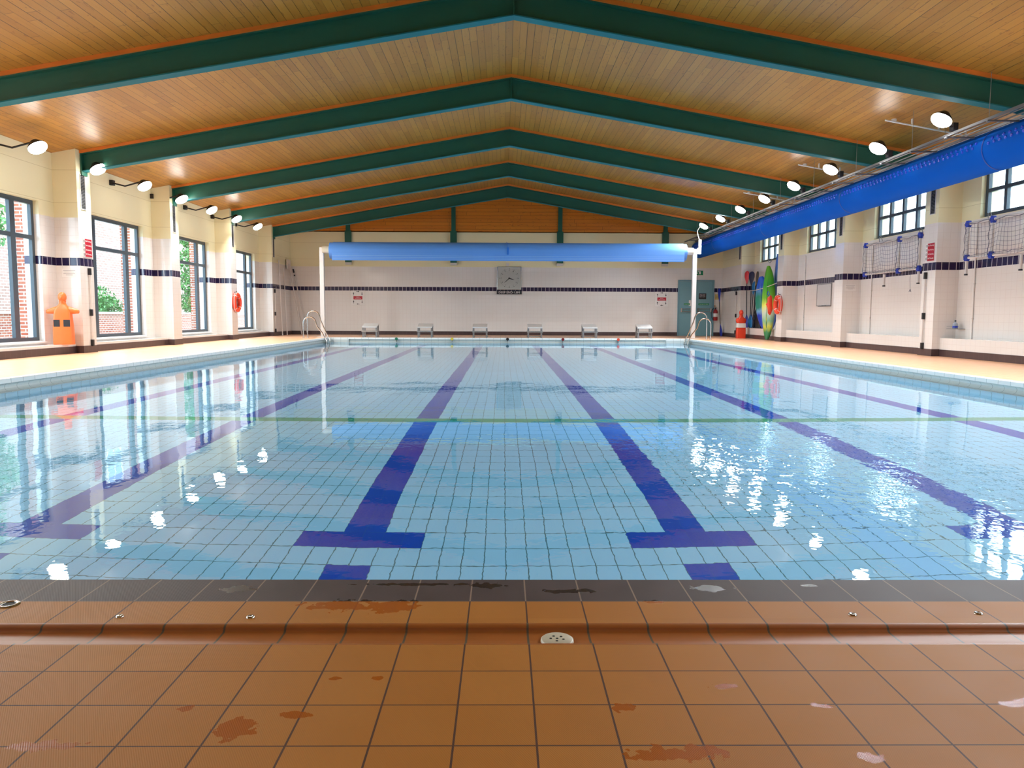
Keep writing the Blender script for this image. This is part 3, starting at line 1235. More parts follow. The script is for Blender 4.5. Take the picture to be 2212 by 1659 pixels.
for side, loc, rot, lab in (('a', (-9.13, P0, 1.82), 'far', 'small white text notice on the left pilaster above the orange dummy'),
                            ('b', (9.11, P0 + SP, 1.76), 'far', 'small white text notice on the second right pilaster, left of the far goal')):
    nn = wall_sign('text_notice', lab, 'notice', rot, loc, 'small notices on pilaster sides')
    q = MB()
    q.box(-.15, .15, -.09, .09, 0, .003)
    q.build('notice_sheet', M['pale'], nn)
    q = MB()
    for k, ww in enumerate((.25, .21, .24, .14)):
        q.box(-ww / 2, ww / 2, .05 - k * .03, .056 - k * .03, .003, .0036)
    q.build('printed_lines', M['ink'], nn)
yn = wall_sign('yellow_notice', 'small yellowish notice on the far wall right of the teal door', 'notice', 'far', (8.68, YF, 1.78))
q = MB()
q.box(-.07, .07, -.11, .11, 0, .004)
q.build('notice_sheet', plain('yellowed_paper', (206, 184, 110), .6), yn)
q = MB()
q.box(-.05, .05, .03, .04, .004, .005)
q.box(-.05, .05, -.02, -.01, .004, .005)
q.build('printed_lines', M['ink'], yn)

# vents on the pilaster fronts
for side, sgn in (('left', -1), ('right', 1)):
    for i, p in enumerate(PIL):
        if p < 8 or (side == 'right' and p < 13):
            continue
        order = ['nearest pilaster', 'second pilaster', 'third pilaster', 'fourth pilaster']
        idx = [q for q in PIL if q >= (8 if side == 'left' else 13)].index(p)
        lab = 'tall grey louvred vent high on the %s wall, %s' % (side, ['pilaster out of view', 'pilaster of the rules sign', 'second pilaster in view', 'third pilaster in view', 'farthest pilaster in view'][idx + (0 if side == 'left' else 1)])
        vt = wall_sign('wall_vent', lab, 'vent', side, (sgn * WP, p + .22, 3.50), 'louvred vents on the pilasters')
        q = MB()
        q.box(-.10, -.085, -.36, .36, 0, .012)
        q.box(.085, .10, -.36, .36, 0, .012)
        q.box(-.085, .085, .345, .36, 0, .012)
        q.box(-.085, .085, -.36, -.345, 0, .012)
        q.build('vent_frame', M['white'], vt)
        q = MB()
        q.box(-.085, .085, -.345, .345, 0, .002)
        q.build('vent_back', M['louvredark'], vt)
        q = MB()
        for k in range(22):
            z = -.33 + k * .0305
            q.box(-.085, .085, z, z + .012, .002, .010)
        q.build('louvre_slats', M['louvre'], vt)

# ================================================================== LAMPS
def lamp_light(parent, loc, d, rad, watt, col):
    L = bpy.data.lights.new('lamp_light', 'AREA')
    L.shape = 'DISK'
    L.size = rad * 2
    L.energy = watt
    L.color = col
    L.spread = math.radians(150)
    L.cycles.is_caustics_light = True
    o = bpy.data.objects.new('lamp_light', L)
    COL.objects.link(o)
    o.parent = parent
    o.location = loc
    o.rotation_euler = Vector(d).to_track_quat('-Z', 'Y').to_euler()
    return o


def make_lamp(kind, loc, aim, arm_to, label, group, mat):
    """round floodlight: dark drum, bright lens, arm back to what carries it"""
    l = thing(kind, label, 'light', loc, None, group)
    d = Vector(aim).normalized()
    q = MB()
    q.lathe([(.0, -.11), (.07, -.11), (.085, -.09), (.15, -.03), (.165, .0), (.155, .0), (.15, -.015)], 20, (0, 0, 0), d)
    q.build('lamp_housing', M['black'], l)
    q = MB()
    q.lathe([(.155, -.012), (.165, .02), (.155, .055), (.12, .085), (.06, .10), (.0, .105)], 24, (0, 0, 0), d)
    q.build('lamp_lens', mat, l)
    q = MB()
    at = Vector(arm_to)
    q.tube([-d * .10, Vector((at.x * .6, at.y * .6, at.z * .5 - .05)), at], .018, 8)
    q.box(at.x - .04, at.x + .04, at.y - .06, at.y + .06, at.z - .06, at.z + .06)
    q.build('lamp_arm', M['black'], l)
    lamp_light(l, d * .108, d, .09, LAMP_WATT * (.74 if mat is M['lampL'] else 1.0), (.93, .95, .92) if mat is M['lampL'] else (.88, .95, 1.0))
    return l


seen = {0: 'nearest, beside the first pilaster', 1: 'second, just past the green beam', 2: 'third', 3: 'fourth, half hidden by a pilaster', 4: 'fifth', 5: 'sixth, half hidden by a pilaster', 6: 'farthest'}
LY = [11.55 + 2.09 * k for k in range(7)]
proto = None
for k in [0, 1, 2, 3, 4, 5, 6, -1, -2, -3, -5]:  # negative steps: unseen lamps added to brighten the near end
    y = 11.55 + 2.09 * k
    lab = 'bright round floodlight high on the left wall, ' + seen.get(k, 'unseen, added to light the near end')
    if proto is None:
        proto = make_lamp('wall_floodlight', (-8.6, y, 4.0), (.52, -.05, -.85), (-.75 + .0, .0, .05), lab, 'floodlights along the left wall', M['lampL'])
    else:
        copy_tree(proto, (-8.6, y, 4.0), lab)
# second kind: row hung beside the cable tray on the right
ords = ['nearest', 'second', 'third', 'fourth', 'fifth', 'sixth', 'seventh', 'farthest']
proto = None
for k in [0, 1, 2, 3, 4, 5, 6, 7, -1, -2, -3, -5]:  # negative steps: out of frame, added to brighten near water and deck
    y = 10.04 + 2.15 * k - (.35 if k == -1 else 0)
    lab = 'bright round floodlight along the cable tray on the right, ' + (ords[k] if k >= 0 else 'unseen, added to light the near end')
    if proto is None:
        proto = make_lamp('tray_floodlight', (7.02, y, 4.22), (-.50, -.05, -.86), (.27, .12, -.10), lab, 'floodlights along the cable tray', M['lampR'])
    else:
        copy_tree(proto, (7.02, y, 4.22), lab)
proto = None
for y, lab in ((11.42, 'white dish lamp on the right wall above the blue duct, nearer one'), (15.73, 'white dish lamp on the right wall above the blue duct, farther one')):
    if proto is None:
        proto = thing('dish_lamp', lab, 'light', (8.62, y, 4.22), None, 'dish lamps above the duct')
        q = MB()
        q.lathe([(.0, .07), (.06, .065), (.16, .03), (.21, -.03), (.20, -.03), (.15, .015), (.0, .05)], 20)
        q.build('dish_shade', M['whitemetal'], proto)
        q = MB()
        q.sphere((0, 0, -.03), .06, .06, .05)
        q.build('lamp_bulb', M['lampR'], proto)
        q = MB()
        q.box(-.02, .28, -.02, .02, .06, .09)
        q.build('lamp_arm', M['black'], proto)
    else:
        copy_tree(proto, (8.62, y, 4.22), lab)

# ================================================================== DUCT, TRAY, CONDUITS
XD, ZD, RD = 7.9, 3.70, .335
du = thing('air_duct', 'long round blue fabric air duct hanging along the right wall', 'duct', (XD, 0, ZD))
q = MB()
q.tube([(0, YB, 0)] + [(0, y, 0) for y in range(-5, 29, 2)] + [(0, YF, 0)], RD, 36)
q.build('duct_sleeve', M['duct'], du)
for y in (2.0, 7.2, 10.0 - .2, 15.1, 20.6, 26.0):
    q = MB()
    q.tube([(0, y, 0), (0, y + .03, 0)], RD + .006, 36, cap=False)
    q.build('duct_seam', M['ductseam'], du)
q = MB()
for y in [3 + .14 * i for i in range(185)]:
    if min(abs(y - s_) for s_ in (7.2, 9.8, 15.1, 20.6, 26.0)) < .15:
        continue
    for a in (math.radians(160), math.radians(171)):
        c = Vector((math.cos(a) * RD, y + (.07 if a > 2.9 else 0), math.sin(a) * RD))
        n = Vector((math.cos(a), 0, math.sin(a)))
        q.lathe([(.026, -.004), (.026, .016), (.016, .020), (.012, .004), (0, .004)], 8, c, n)
noz = q.build('duct_nozzles', M['nozzle'], du)
noz['kind'] = 'stuff'
q = MB()
q.box(-.02, .02, YB, YF, RD - .004, RD + .035)
q.build('suspension_rail', M['whitemetal'], du)
for y in [4.9 + 2.2 * i for i in range(11)]:
    q = MB()
    q.cyl((0, y, RD + .03), (0, y, ceil_z(XD) - ZD + .01), .004, 6)
    q.build('suspension_wire', M['galv'], du)

tr = thing('cable_tray', 'grey metal cable tray of two rails above the blue duct', 'cable tray', (7.35, 0, 3.97))
q = MB()
for x in (-.20, .22):
    q.box(x - .004, x + .004, 0, 28.6, -.02, .02)
    q.box(x - .016, x + .016, 0, 28.6, -.024, -.020)
q.build('tray_rail', M['tray'], tr)
for i, y in enumerate([1.3 + 1.1 * k for k in range(25)]):
    q = MB()
    q.box(-.23, .25, y - .022, y + .022, -.045, -.024)
    q.build('tray_rung', M['tray'], tr)
for y in [2.4 + 2.2 * k for k in range(12)]:
    q = MB()
    q.cyl((-.2, y, .03), (-.2, y, ceil_z(7.15) - 3.97), .005, 6)
    q.build('hanger_rod', M['galv'], tr)
q = MB()
for x, r in ((-.1, .010), (.06, .012)):
    q.tube([(x + .012 * math.sin(i * 1.7 + x * 40), i * .9, -.02 + r + .004 * math.sin(i)) for i in range(32)], r, 7)
q.build('tray_cables', M['louvre'], tr)
words = ['nearest', 'second', 'third', 'farthest']
for k in range(4):
    y = 11.62 + 4.2 * k
    c = thing('ceiling_conduit', 'short white conduit under the right ceiling slope between beams, ' + words[k], 'conduit', (6.85, y, ceil_z(6.85) - .12), None, 'white conduits under the ceiling')
    q = MB()
    q.cyl((0, 0, 0), (1.6, 0, -1.6 * SLC), .016, 8)
    q.build('conduit_tube', M['pale'], c)
    q = MB()
    q.cyl((.16, 0, .016 - .03), (.16, 0, .02), .045, 12)
    q.build('junction_box', M['white'], c)
    for xx in (.5, 1.0, 1.5):
        q = MB()
        q.box(xx - .012, xx + .012, -.02, .02, -xx * SLC, -xx * SLC + .118)
        q.build('conduit_clip', M['white'], c)
for y, lab in ((17.17, 'left of the far hanging goal, behind its net'), (21.63, 'left of the whiteboard'), (12.78, 'behind the near hanging goal')):
    c = thing('wall_conduit', 'thin white vertical pipe, ' + lab, 'pipe', (9.37, y, .55), None, 'thin vertical pipes on the right wall')
    q = MB()
    q.cyl((0, 0, 0), (0, 0, 2.35), .017, 8)
    q.build('pipe_tube', M['pale'], c)
    q = MB()
    for z in (.4, 1.1, 1.8):
        q.box(-.02, .02, -.026, .026, z, z + .02)
    q.build('pipe_clips', M['white'], c)

# ================================================================== POOL COVER ROLL
cr = thing('pool_cover_roller', 'pale blue pool cover rolled on a raised bar between two white posts', 'pool cover', (0, 25.45, 3.29))
q = MB()
rr = []
N = 40
for (x, s_) in ((-6.42, 1), (-6.405, 1.0), (6.46, 1.0), (6.475, 1)):
    rr.append([(x, math.cos(2 * PI * k / N) * .295 * s_, math.sin(2 * PI * k / N) * .295 * s_) for k in range(N)])
q.loft(rr)
q.build('rolled_cover', M['cover'], cr)
q = MB()
sec = []
for k in range(13):
    a = math.radians(70 + 110 * k / 12)
    sec.append((math.cos(a) * .312, math.sin(a) * .312))
sec += [(-.315, -.10), (-.31, -.22), (-.30, -.36)]
inn = [(y + .012, z) if z < .05 else (y * .96, z * .96) for y, z in reversed(sec)]
q.prism(sec + inn, 0, -6.30, 6.36)
q.build('hanging_flap', M['cover'], cr)
q = MB()
for z in (-.20, -.26, -.31):
    q.box(-6.29, 6.35, -.318, -.312, z, z + .012)
q.build('flap_ridges', M['coveredge'], cr)
for s_, x0, x1 in ((-1, -6.70, -6.42), (1, 6.475, 6.74)):
    q = MB()
    q.cyl((x0, 0, .03), (x1, 0, .03), .135, 20)
    q.build('roller_axle', M['cream'], cr)
q = MB()
q.box(-.02, .03, -.335, -.30, -.14, .12)
q.tube([(0, -.33, .1), (-.01, -.25, .24), (-.04, -.12, .33)], .008, 6)
q.build('blue_strap', M['strapblue'], cr)
for X, lab in ((-6.73, 'left white square post'), (6.80, 'right white square post')):
    q = MB()
    x = X
    q.box(x - .075, x + .075, -.07, .07, HD + .012 - 3.29, .12)
    p_ = q.build('support_post', M['whitemetal'], cr, bevel=.006)
    q = MB()
    q.box(x - .19, x + .19, -.16, .16, HD - 3.29, HD + .012 - 3.29)
    q.build('base_plate', M['whitemetal'], cr)
q = MB()
q.box(6.885, 7.02, -.08, .06, -.06, .16)
q.box(6.93, 7.02, -.08, .06, .16, .46)
q.build('motor_box', M['white'], cr, bevel=.004)
q = MB()
q.tube([(6.97, 0, .44), (6.90, 0, .62), (6.88, 0, .78), (6.98, 0, .95), (7.1, .1, .98)], .012, 8)
q.build('motor_cable', M['white'], cr)
for z, lab in ((3.70, 'upper'), (3.06, 'lower')):
    o = MB().box(-.06, .06, -.05, 0, -.06, .06).build('sensor_box', M['white'])
    o.location = (.02, YF, z)
    tag(o, 'small white box on the far wall %s' % ('just above the cover roll' if lab == 'upper' else 'between the cover roll and the clock'), 'box', 'small boxes by the clock')

# ================================================================== STARTING BLOCKS
bw = ['leftmost of the six', 'second from left', 'third from left, left of centre', 'fourth from left, right of centre', 'fifth from left', 'rightmost of the six, by the fire door']
sb = thing('starting_block', 'white topped starting block at the far end, ' + bw[0], 'starting block', (-5, 25.45, HD), None, 'starting blocks at the far end')
q = MB()
q.hexa([(-.27, -.26, .35), (.27, -.26, .35), (-.27, .26, .465), (.27, .26, .465), (-.27, -.26, .395), (.27, -.26, .395), (-.27, .26, .51), (.27, .26, .51)])
q.build('block_top', M['whitemetal'], sb, bevel=.01)
for x in (-.24, .24):
    for y in (-.2, .2):
        q = MB()
        q.box(x - .025, x + .025, y - .02, y + .02, 0, .352 + (y + .26) * .22)
        q.build('block_leg', M['galv'], sb)
q = MB()
q.box(-.29, .29, -.24, -.215, .20, .25)
q.box(-.29, -.265, -.215, .22, .20, .25)
q.box(.265, .29, -.215, .22, .20, .25)
q.box(-.29, .29, .22, .245, .03, .06)
q.build('grab_rail', M['chrome'], sb)
for i in range(1, 6):
    copy_tree(sb, (-5 + 2 * i, 25.45, HD), 'white topped starting block at the far end, ' + bw[i])

# lane rope sockets on the far pool edge
for X, mt, cn in ((-4, 'dotgreen', 'green'), (-2, 'dotyellow', 'yellow'), (0, 'dotblack', 'black'), (2, 'dotmaroon', 'dark red'), (4, 'dotorange', 'orange red')):
    s_ = thing('rope_socket', 'round %s lane rope socket on the far pool edge' % cn, 'socket', (X, PL - .006, .128))
    q = MB()
    q.cyl((0, 0, 0), (0, -.025, 0), .052, 20)
    q.build('socket_cap', M[mt], s_)
    q = MB()
    q.cyl((0, .07, -.06), (0, -.01, -.06), .012, 8)
    q.cyl((0, .07, -.10), (0, -.01, -.10), .012, 8)
    q.build('socket_eyes', M['black'], s_)

# ================================================================== POOL LADDERS
def ladder(sgn, label):
    l = thing('pool_ladder', label, 'ladder', (sgn * HW, 24.45, HD), None, 'steel pool ladders')
    for dy, top in ((-.28, .74), (.28, .95)):
        pts = []
        pts.append((sgn * .72, dy, 0))
        pts.append((sgn * .72, dy, top - .22))
        for k in range(1, 10):
            a = PI * k / 10
            pts.append((sgn * (.50 + .22 * math.cos(a)), dy, top - .22 + .22 * math.sin(a)))
        pts += [(sgn * .24, dy, top - .34), (sgn * .06, dy, .18), (sgn * -.06, dy, -.08), (sgn * -.08, dy, -.25), (sgn * -.08, dy, -1.2)]
        q = MB()
        q.tube(pts, .021, 10)
        q.build('handrail', M['chrome'], l)
        q = MB()
        q.cyl((sgn * .72, dy, 0), (sgn * .72, dy, .012), .05, 14)
        q.build('foot_flange', M['chrome'], l)
    for z in (-.14, -.42, -.70, -.98):
        q = MB()
        q.box(sgn * -.08 - .04, sgn * -.08 + .04, -.28, .28, z - .014, z + .014)
        q.build('ladder_tread', M['chrome'], l)
    return l


ladder(-1, 'curved steel pool ladder at the far left corner')
ladder(1, 'curved steel pool ladder at the far right corner')

# ================================================================== NEAR DECK FITTINGS
dr = thing('floor_drain', 'round cream drain cover with six holes in the near gutter', 'drain', (.03, -.505, -.0195))
q = MB()
q.lathe([(0, .009), (.047, .009), (.051, .006), (.052, 0)], 40)
q.build('drain_cover', M['cream'], dr)
q = MB()
for dx, dy in ((0, 0), (-.020, .0), (-.010, .017), (.013, .014), (.019, -.006), (-.002, -.018)):
    q.cyl((dx, dy, .004), (dx, dy, .0096), .0042, 12)
q.build('drain_holes', M['hole'], dr)
for X, Y, r, lab in ((-1.40, -.355, .011, 'small steel deck anchor near the left side of the near deck'), (-.97, -.36, .012, 'small steel deck anchor left of the centre, in a chipped joint'),
                     (1.03, -.34, .012, 'small steel deck anchor right of the centre of the near deck'), (1.46, -.33, .012, 'small steel deck anchor at the right side of the near deck')):
    a = thing('deck_anchor', lab, 'anchor', (X, Y, 0), None, 'small steel anchors in the near deck')
    q = MB()
    q.lathe([(r * .45, .001), (r * .5, .005), (r, .004), (r * 1.15, 0)], 20)
    q.build('anchor_ring', M['chrome'], a)
    q = MB()
    q.cyl((0, 0, 0), (0, 0, .0015), r * .5, 12)
    q.build('anchor_hole', M['hole'], a)
a = thing('rail_socket', 'open round steel socket at the left edge of the near deck', 'socket', (-1.83, -.25, 0))
q = MB()
q.lathe([(.022, .0005), (.023, .004), (.032, .004), (.036, 0)], 28)
q.build('socket_ring', M['chrome'], a)
q = MB()
q.cyl((0, 0, 0), (0, 0, .001), .0225, 24)
q.cyl((-.008, -.047, 0), (-.008, -.047, .002), .005, 12)
q.build('socket_hole', M['hole'], a)

# ================================================================== HANGING GOALS
def goal(y0, y1, z0, z1, ym, legs, label):
    g = thing('hanging_goal', label, 'goal', (9.12, (y0 + y1) / 2, z0), None, 'white pipe goals hung on the right wall')
    yc = (y0 + y1) / 2
    H = z1 - z0
    a, b, mm = y0 - yc, y1 - yc, ym - yc
    r = .028
    q = MB()
    q.cyl((0, a, 0), (0, b, 0), r, 12)
    q.cyl((0, a, H), (0, b, H), r, 12)
    q.cyl((0, a, 0), (0, a, H), r, 12)
    q.cyl((0, b, 0), (0, b, H), r, 12)
    q.cyl((0, mm, 0), (0, mm, H), r, 12)
    q.cyl((.2, a, H + .05), (.2, b, H + .05), r, 12)
    q.cyl((0, a, H), (.2, a, H + .05), r, 12)
    q.cyl((0, b, H), (.2, b, H + .05), r, 12)
    q.build('pipe_frame', M['white'], g)
    for y in (a, b, mm):
        for z in (0, H):
            q = MB()
            q.box(-.036, .036, y - .06, y + .06, z - .037, z + .037)
            q.box(-.037, .037, y - .038, y + .038, z - .065, z + .065)
            q.build('corner_joint', M['bluejoint'], g, bevel=.008)
    for y in legs:
        q = MB()
        q.cyl((0, y - yc, -.33), (0, y - yc, -.05), r, 12)
        lg = q.build('goal_leg', M['white'], g)
        q = MB()
        q.cyl((0, y - yc, -.345), (0, y - yc, -.315), r + .006, 12)
        q.build('foot_cap', M['black'], lg)
    q = MB()
    rnd = random.Random(int(y0 * 10))
    n = int((b - a) / .1)

    def P(u, v):
        s_ = math.sin(u * 5.1 + v * 2) * .02
        sag = -.05 * math.sin(PI * ((u * (b - a) / .85) % 1)) * (1 - abs(v - .5) * .6)
        return (-.045 + .03 * math.sin(u * 17 + v * 3) * .6, a + u * (b - a) + s_, v * H * .98 + sag + .01)
    for i in range(n + 1):
        q.tube([P(i / n, j / 8) for j in range(9)], .0024, 4)
    mrow = 8
    for j in range(mrow + 1):
        q.tube([P(i / (n * 2), j / mrow) for i in range(2 * n + 1)], .0024, 4)
    nt = q.build('goal_net', M['net'], g)
    q = MB()
    for y in (a - .02, mm + .03, b + .02):
        q.tube([(-.05, y + .025 * math.sin(k * 1.4), H * k / 10) for k in range(11)], .0055, 6)
    q.tube([(-.05, a + (b - a) * k / 24, H + .02 * math.sin(k * 1.1) - .01) for k in range(25)], .0045, 6)
    q.tube([(-.055, a + (b - a) * k / 24, .02 + .03 * abs(math.sin(k * 1.3))) for k in range(25)], .0045, 6)
    q.build('lacing_cord', M['net'], g)
    for y in (a + .35, b - .35):
        q = MB()
        q.tube([(.27, y, H + .02), (.22, y, H + .16), (.2, y, H + .2), (.16, y, H + .16), (.17, y, H + .06)], .007, 6)
        q.build('wall_hook', M['galv'], g)
    return g


goal(9.95, 12.66, 2.17, 2.84, 11.88, (11.02, 12.66), 'white pipe goal with net hung on the right wall, nearest the camera')
goal(14.44, 17.02, 2.07, 2.80, 15.34, (14.44, 16.0), 'white pipe goal with tangled net hung on the right wall, left of the rules sign')
q = MB()
q.tube([(0, 0, 0), (0, .005, -.2), (.01, -.005, -.42)], .004, 5)
for a in range(7):
    q.tube([(.01, -.005, -.40), (.01 + .02 * math.cos(a), -.005 + .04 * math.sin(a), -.47)], .003, 4)
o = q.build('loose_cord', M['net'])
o.location = (9.1, 14.75, 2.03)
tag(o, 'thin frayed cord dangling below the goal left of the rules sign', 'cord')

# whiteboard
wb = wall_sign('whiteboard', 'blank whiteboard with a pen tray on the right wall under the third window', 'whiteboard', 'right', (WW, 20.13, 1.63))
q = MB()
q.box(-.50, .50, -.31, .31, 0, .014)
q.build('board_face', M['backpaint'], wb)
q = MB()
for b_ in ((-.52, .52, .31, .33), (-.52, .52, -.33, -.31), (-.52, -.50, -.31, .31), (.50, .52, -.31, .31)):
    q.box(b_[0], b_[1], b_[2], b_[3], 0, .022)
q.build('board_frame', M['galv'], wb)
q = MB()
q.box(-.3, .5, -.345, -.33, 0, .06)
q.build('pen_tray', M['galv'], wb)
for x in (-.02, .16):
    o = MB().cyl((-.065, 0, 0), (.065, 0, 0), .009, 8).build('marker_pen', M['black'])
    mm = ROT['right'].to_4x4()
    mm.translation = Vector((WW - .045, 20.13 - x, 1.63 - .320))
    o.matrix_world = mm
    tag(o, 'black marker pen lying in the whiteboard tray, ' + ('left one' if x < 0 else 'right one'), 'pen', 'marker pens in the tray')

# bottle on a bracket
sh = thing('wall_shelf', 'small wire shelf on the right wall beside the near pilaster', 'shelf', (9.20, 13.13, .74))
q = MB()
q.box(-.08, .19, -.11, .11, 0, .01)
q.build('shelf_plate', M['galv'], sh)
q = MB()
q.tube([(-.075, -.105, .05), (-.075, .105, .05), (.18, .105, .05)], .004, 6)
q.build('shelf_rail', M['galv'], sh)
bo = thing('spray_bottle', 'small grey bottle with a black cap on the wire shelf', 'bottle', (9.24, 13.13, .75))
q = MB()
q.lathe([(0, 0), (.05, 0), (.052, .01), (.052, .09), (.035, .12), (.014, .13), (.014, .15)], 18)
q.build('bottle_body', M['bottle'], bo)
q = MB()
q.lathe([(.017, .148), (.017, .175), (.008, .178), (0, .178)], 14)
q.build('bottle_cap', M['black'], bo)
q = MB()
q.lathe([(.0525, .02), (.0525, .06)], 18)
q.build('bottle_label', M['bluejoint'], bo)

# ================================================================== REACHING POLES CLIPPED TO PILASTERS
def clip_pole(side, y, label, hook=False):
    sgn = -1 if side == 'left' else 1
    g = wall_sign('reaching_pole', label, 'pole', side, (sgn * WP, y, .31), 'telescopic poles clipped to pilasters')
    q = MB()
    q.cyl((0, .02, .035), (0, 1.60, .035), .017, 10)
    q.build('pole_tube', M['whitemetal'], g)
    for z in (.06, .70, 1.56):
        q = MB()
        q.box(-.028, .028, z - .07, z + .07, .0, .058)
        q.build('pole_clip', M['black'], g, bevel=.006)
    if hook:
        q = MB()
        q.tube([(0, 1.60, .035), (0, 1.68, .035), (-.06, 1.74, .05), (-.12, 1.68, .05), (-.10, 1.62, .05)], .010, 8)
        q.build('pole_hook', M['black'], g)
    return g


clip_pole('left', 13.66, 'white pole in three black clips under the rules sign on the left wall')
clip_pole('right', 13.69, 'white pole in three black clips under the rules sign on the right wall')
clip_pole('left', 26.87, 'white pole in three black clips at the far end of the left wall')
clip_pole('right', 27.15, 'white pole with a black hook in clips at the far end of the right wall', True)

for loc, hgt, dy, lab in (((-8.80, 27.42, HD), 2.90, .0, 'thin white pole leaning at the far left corner, first from left'),
                          ((-8.80, 28.07, HD), 2.72, .0, 'thin white pole leaning at the far left corner, second from left')):
    g = thing('leaning_pole', lab, 'pole', loc, None, 'poles leaning in the far left corner')
    q = MB()
    q.cyl((0.03, 0, 0), (-.06, dy, hgt), .020, 10)
    q.build('pole_tube', M['whitemetal'], g)
    q = MB()
    q.cyl((0.032, 0, 0), (.028, 0, .05), .025, 10)
    q.build('pole_tip', M['white'], g)
for loc, top, lab, head in (((-8.42, 28.95, HD), (-.40, -.25, 2.86), 'white pole with a brush head leaning at the far left corner, third from left', True),
                            ((-8.20, 29.0, HD), (-.55, .02, 2.70), 'white pole with black fittings leaning at the far left corner, rightmost', False)):
    g = thing('leaning_pole', lab, 'pole', loc, None, 'poles leaning in the far left corner')
    q = MB()
    q.cyl((0, 0, 0), top, .020, 10)
    q.build('pole_tube', M['whitemetal'], g)
    T = Vector(top)
    q = MB()
    if head:
        q.box(T.x - .03, T.x + .0, T.y - .26, T.y + .26, T.z - .22, T.z + .16)
        q.build('brush_head', M['white'], g)
    else:
        q.cyl(T * .93, T * .985, .034, 10)
        q.cyl(T * .88, T * .90, .03, 10)
        q.build('pole_clamp', M['black'], g)

# ================================================================== RESCUE DUMMIES
def rrect(cx, cyy, w, d, z, k=.25, n=4):
    pts = []
    r = min(w, d) * k
    for qx, qy, a0 in ((1, 1, 0), (-1, 1, 90), (-1, -1, 180), (1, -1, 270)):
        for i in range(n + 1):
            a = math.radians(a0 + 90 * i / n)
            pts.append((cx + qx * (w / 2 - r) + r * math.cos(a), cyy + qy * (d / 2 - r) + r * math.sin(a), z))
    return pts


def dummy_torso(g, mat, arms, H=1.06, w=.36):
    q = MB()
    q.loft([rrect(0, 0, w, .22, 0, .15), rrect(0, 0, w * .98, .22, .30, .15), rrect(0, 0, w * .86, .21, .62, .2), rrect(0, 0, w * .80, .20, .70, .25),
            rrect(0, 0, w * .62, .17, .76, .3), rrect(0, 0, .15, .13, .80, .45), rrect(0, 0, .12, .12, .84, .48), rrect(0, 0, .13, .13, .88, .48)])
    if arms:
        for s_ in (-1, 1):
            def ring(x, z, h, d):
                return [(s_ * x, math.cos(2 * PI * k / 12) * d, z + math.sin(2 * PI * k / 12) * h) for k in range(12)]
            q.loft([ring(.04, .70, .075, .08), ring(.14, .69, .075, .075), ring(.22, .675, .055, .06), ring(.285, .665, .042, .05), ring(.295, .665, .03, .04)])
    else:
        for s_ in (-1, 1):
            q.sphere((s_ * w * .36, 0, .66), .075, .09, .10, 12, 8)
    q.build('dummy_body', mat, g)
    q = MB()
    q.sphere((0, 0, .955), .078, .092, .105, 20, 14)
    q.sphere((0, -.09, .945), .013, .02, .022, 8, 6)
    q.box(-.035, .035, -.089, -.078, .898, .906)
    q.build('dummy_head', mat, g)


g = thing('rescue_dummy', 'orange training dummy with arms out, standing on the left ledge', 'training dummy', (-9.085, 12.98, .362))
g.rotation_euler.z = math.radians(14)
dummy_torso(g, M['orange'], True)
q = MB()
for x0, x1 in ((-.15, -.035), (.03, .15)):
    q.box(x0, x1, -.112, -.107, .36, .50)
q.build('black_marking', M['darksign'], g)
q = MB()
q.tube([(-.055 + .02 * math.sin(k), .04, .89 + .014 * k) for k in range(9)], .012, 8)
q.build('head_strap', M['black'], g)

g = thing('rescue_dummy', 'red orange training dummy with a white band, on the right deck by the paddles', 'training dummy', (8.72, 25.95, HD))
dummy_torso(g, M['redorange'], False, w=.33)
q = MB()
q.loft([rrect(0, 0, .336, .232, .40, .15), rrect(0, 0, .314, .226, .56, .17)], cap=False)
q.build('white_band', M['pale'], g)

# ================================================================== LIFEBUOYS
def lifebuoy(side, loc, label):
    g = wall_sign('lifebuoy', label, 'lifebuoy', side, loc, 'orange lifebuoys on the walls')
    q = MB()
    q.tube([(.25 * math.cos(2 * PI * k / 32), .25 * math.sin(2 * PI * k / 32) - .0, .07) for k in range(32)], .068, 14, closed=True)
    q.build('buoy_ring', M['redorange'], g)
    for k in range(4):
        a = PI / 4 + PI / 2 * k
        q = MB()
        c = Vector((math.cos(a) * .25, math.sin(a) * .25, .07))
        d = Vector((-math.sin(a), math.cos(a), 0))
        q.tube([c - d * .010, c + d * .010], .0705, 14, cap=False)
        q.build('white_strap', M['white'], g)
    q = MB()
    pts = []
    for k in range(64):
        a = 2 * PI * k / 64
        rr = .335 + .02 * math.cos(4 * (a - PI / 4))
        pts.append((rr * math.cos(a), rr * math.sin(a), .085))
    q.tube(pts, .008, 6, closed=True)
    q.build('grab_rope', M['white'], g)
    q = MB()
    q.tube([(0, .33, 0), (0, .33, .07), (0, .37, .08)], .012, 8)
    q.build('hanging_hook', M['black'], g)
    return g


lifebuoy('left', (-WP, 22.52, 1.37), 'orange lifebuoy hung on the left wall between two windows')
lifebuoy('right', (WP, 22.42, 1.37), 'orange lifebuoy hung on the right wall beside the green board')
g = wall_sign('throw_bag', 'orange star shaped buoyancy bag hanging beside the right lifebuoy', 'rescue bag', 'right', (WP - .10, 22.95, 1.36))
q = MB()
pts = [(-.10, .30), (.06, .34), (.10, .05), (.16, -.16), (.02, -.34), (-.05, -.10), (-.26, .04), (-.08, .12)]
c0 = [(x, y, .0) for x, y in pts]
q.loft([[(x * .8, y * .8, .0) for x, y in pts], [(x, y, .05) for x, y in pts], [(x * .8, y * .8, .12) for x, y in pts]], True)
q.build('bag_body', M['redorange'], g)
q = MB()
q.tube([(0, .30, .06), (-.02, .40, .08), (-.08, .46, .1), (-.14, .40, .1), (-.10, .30, .08)], .012, 8)
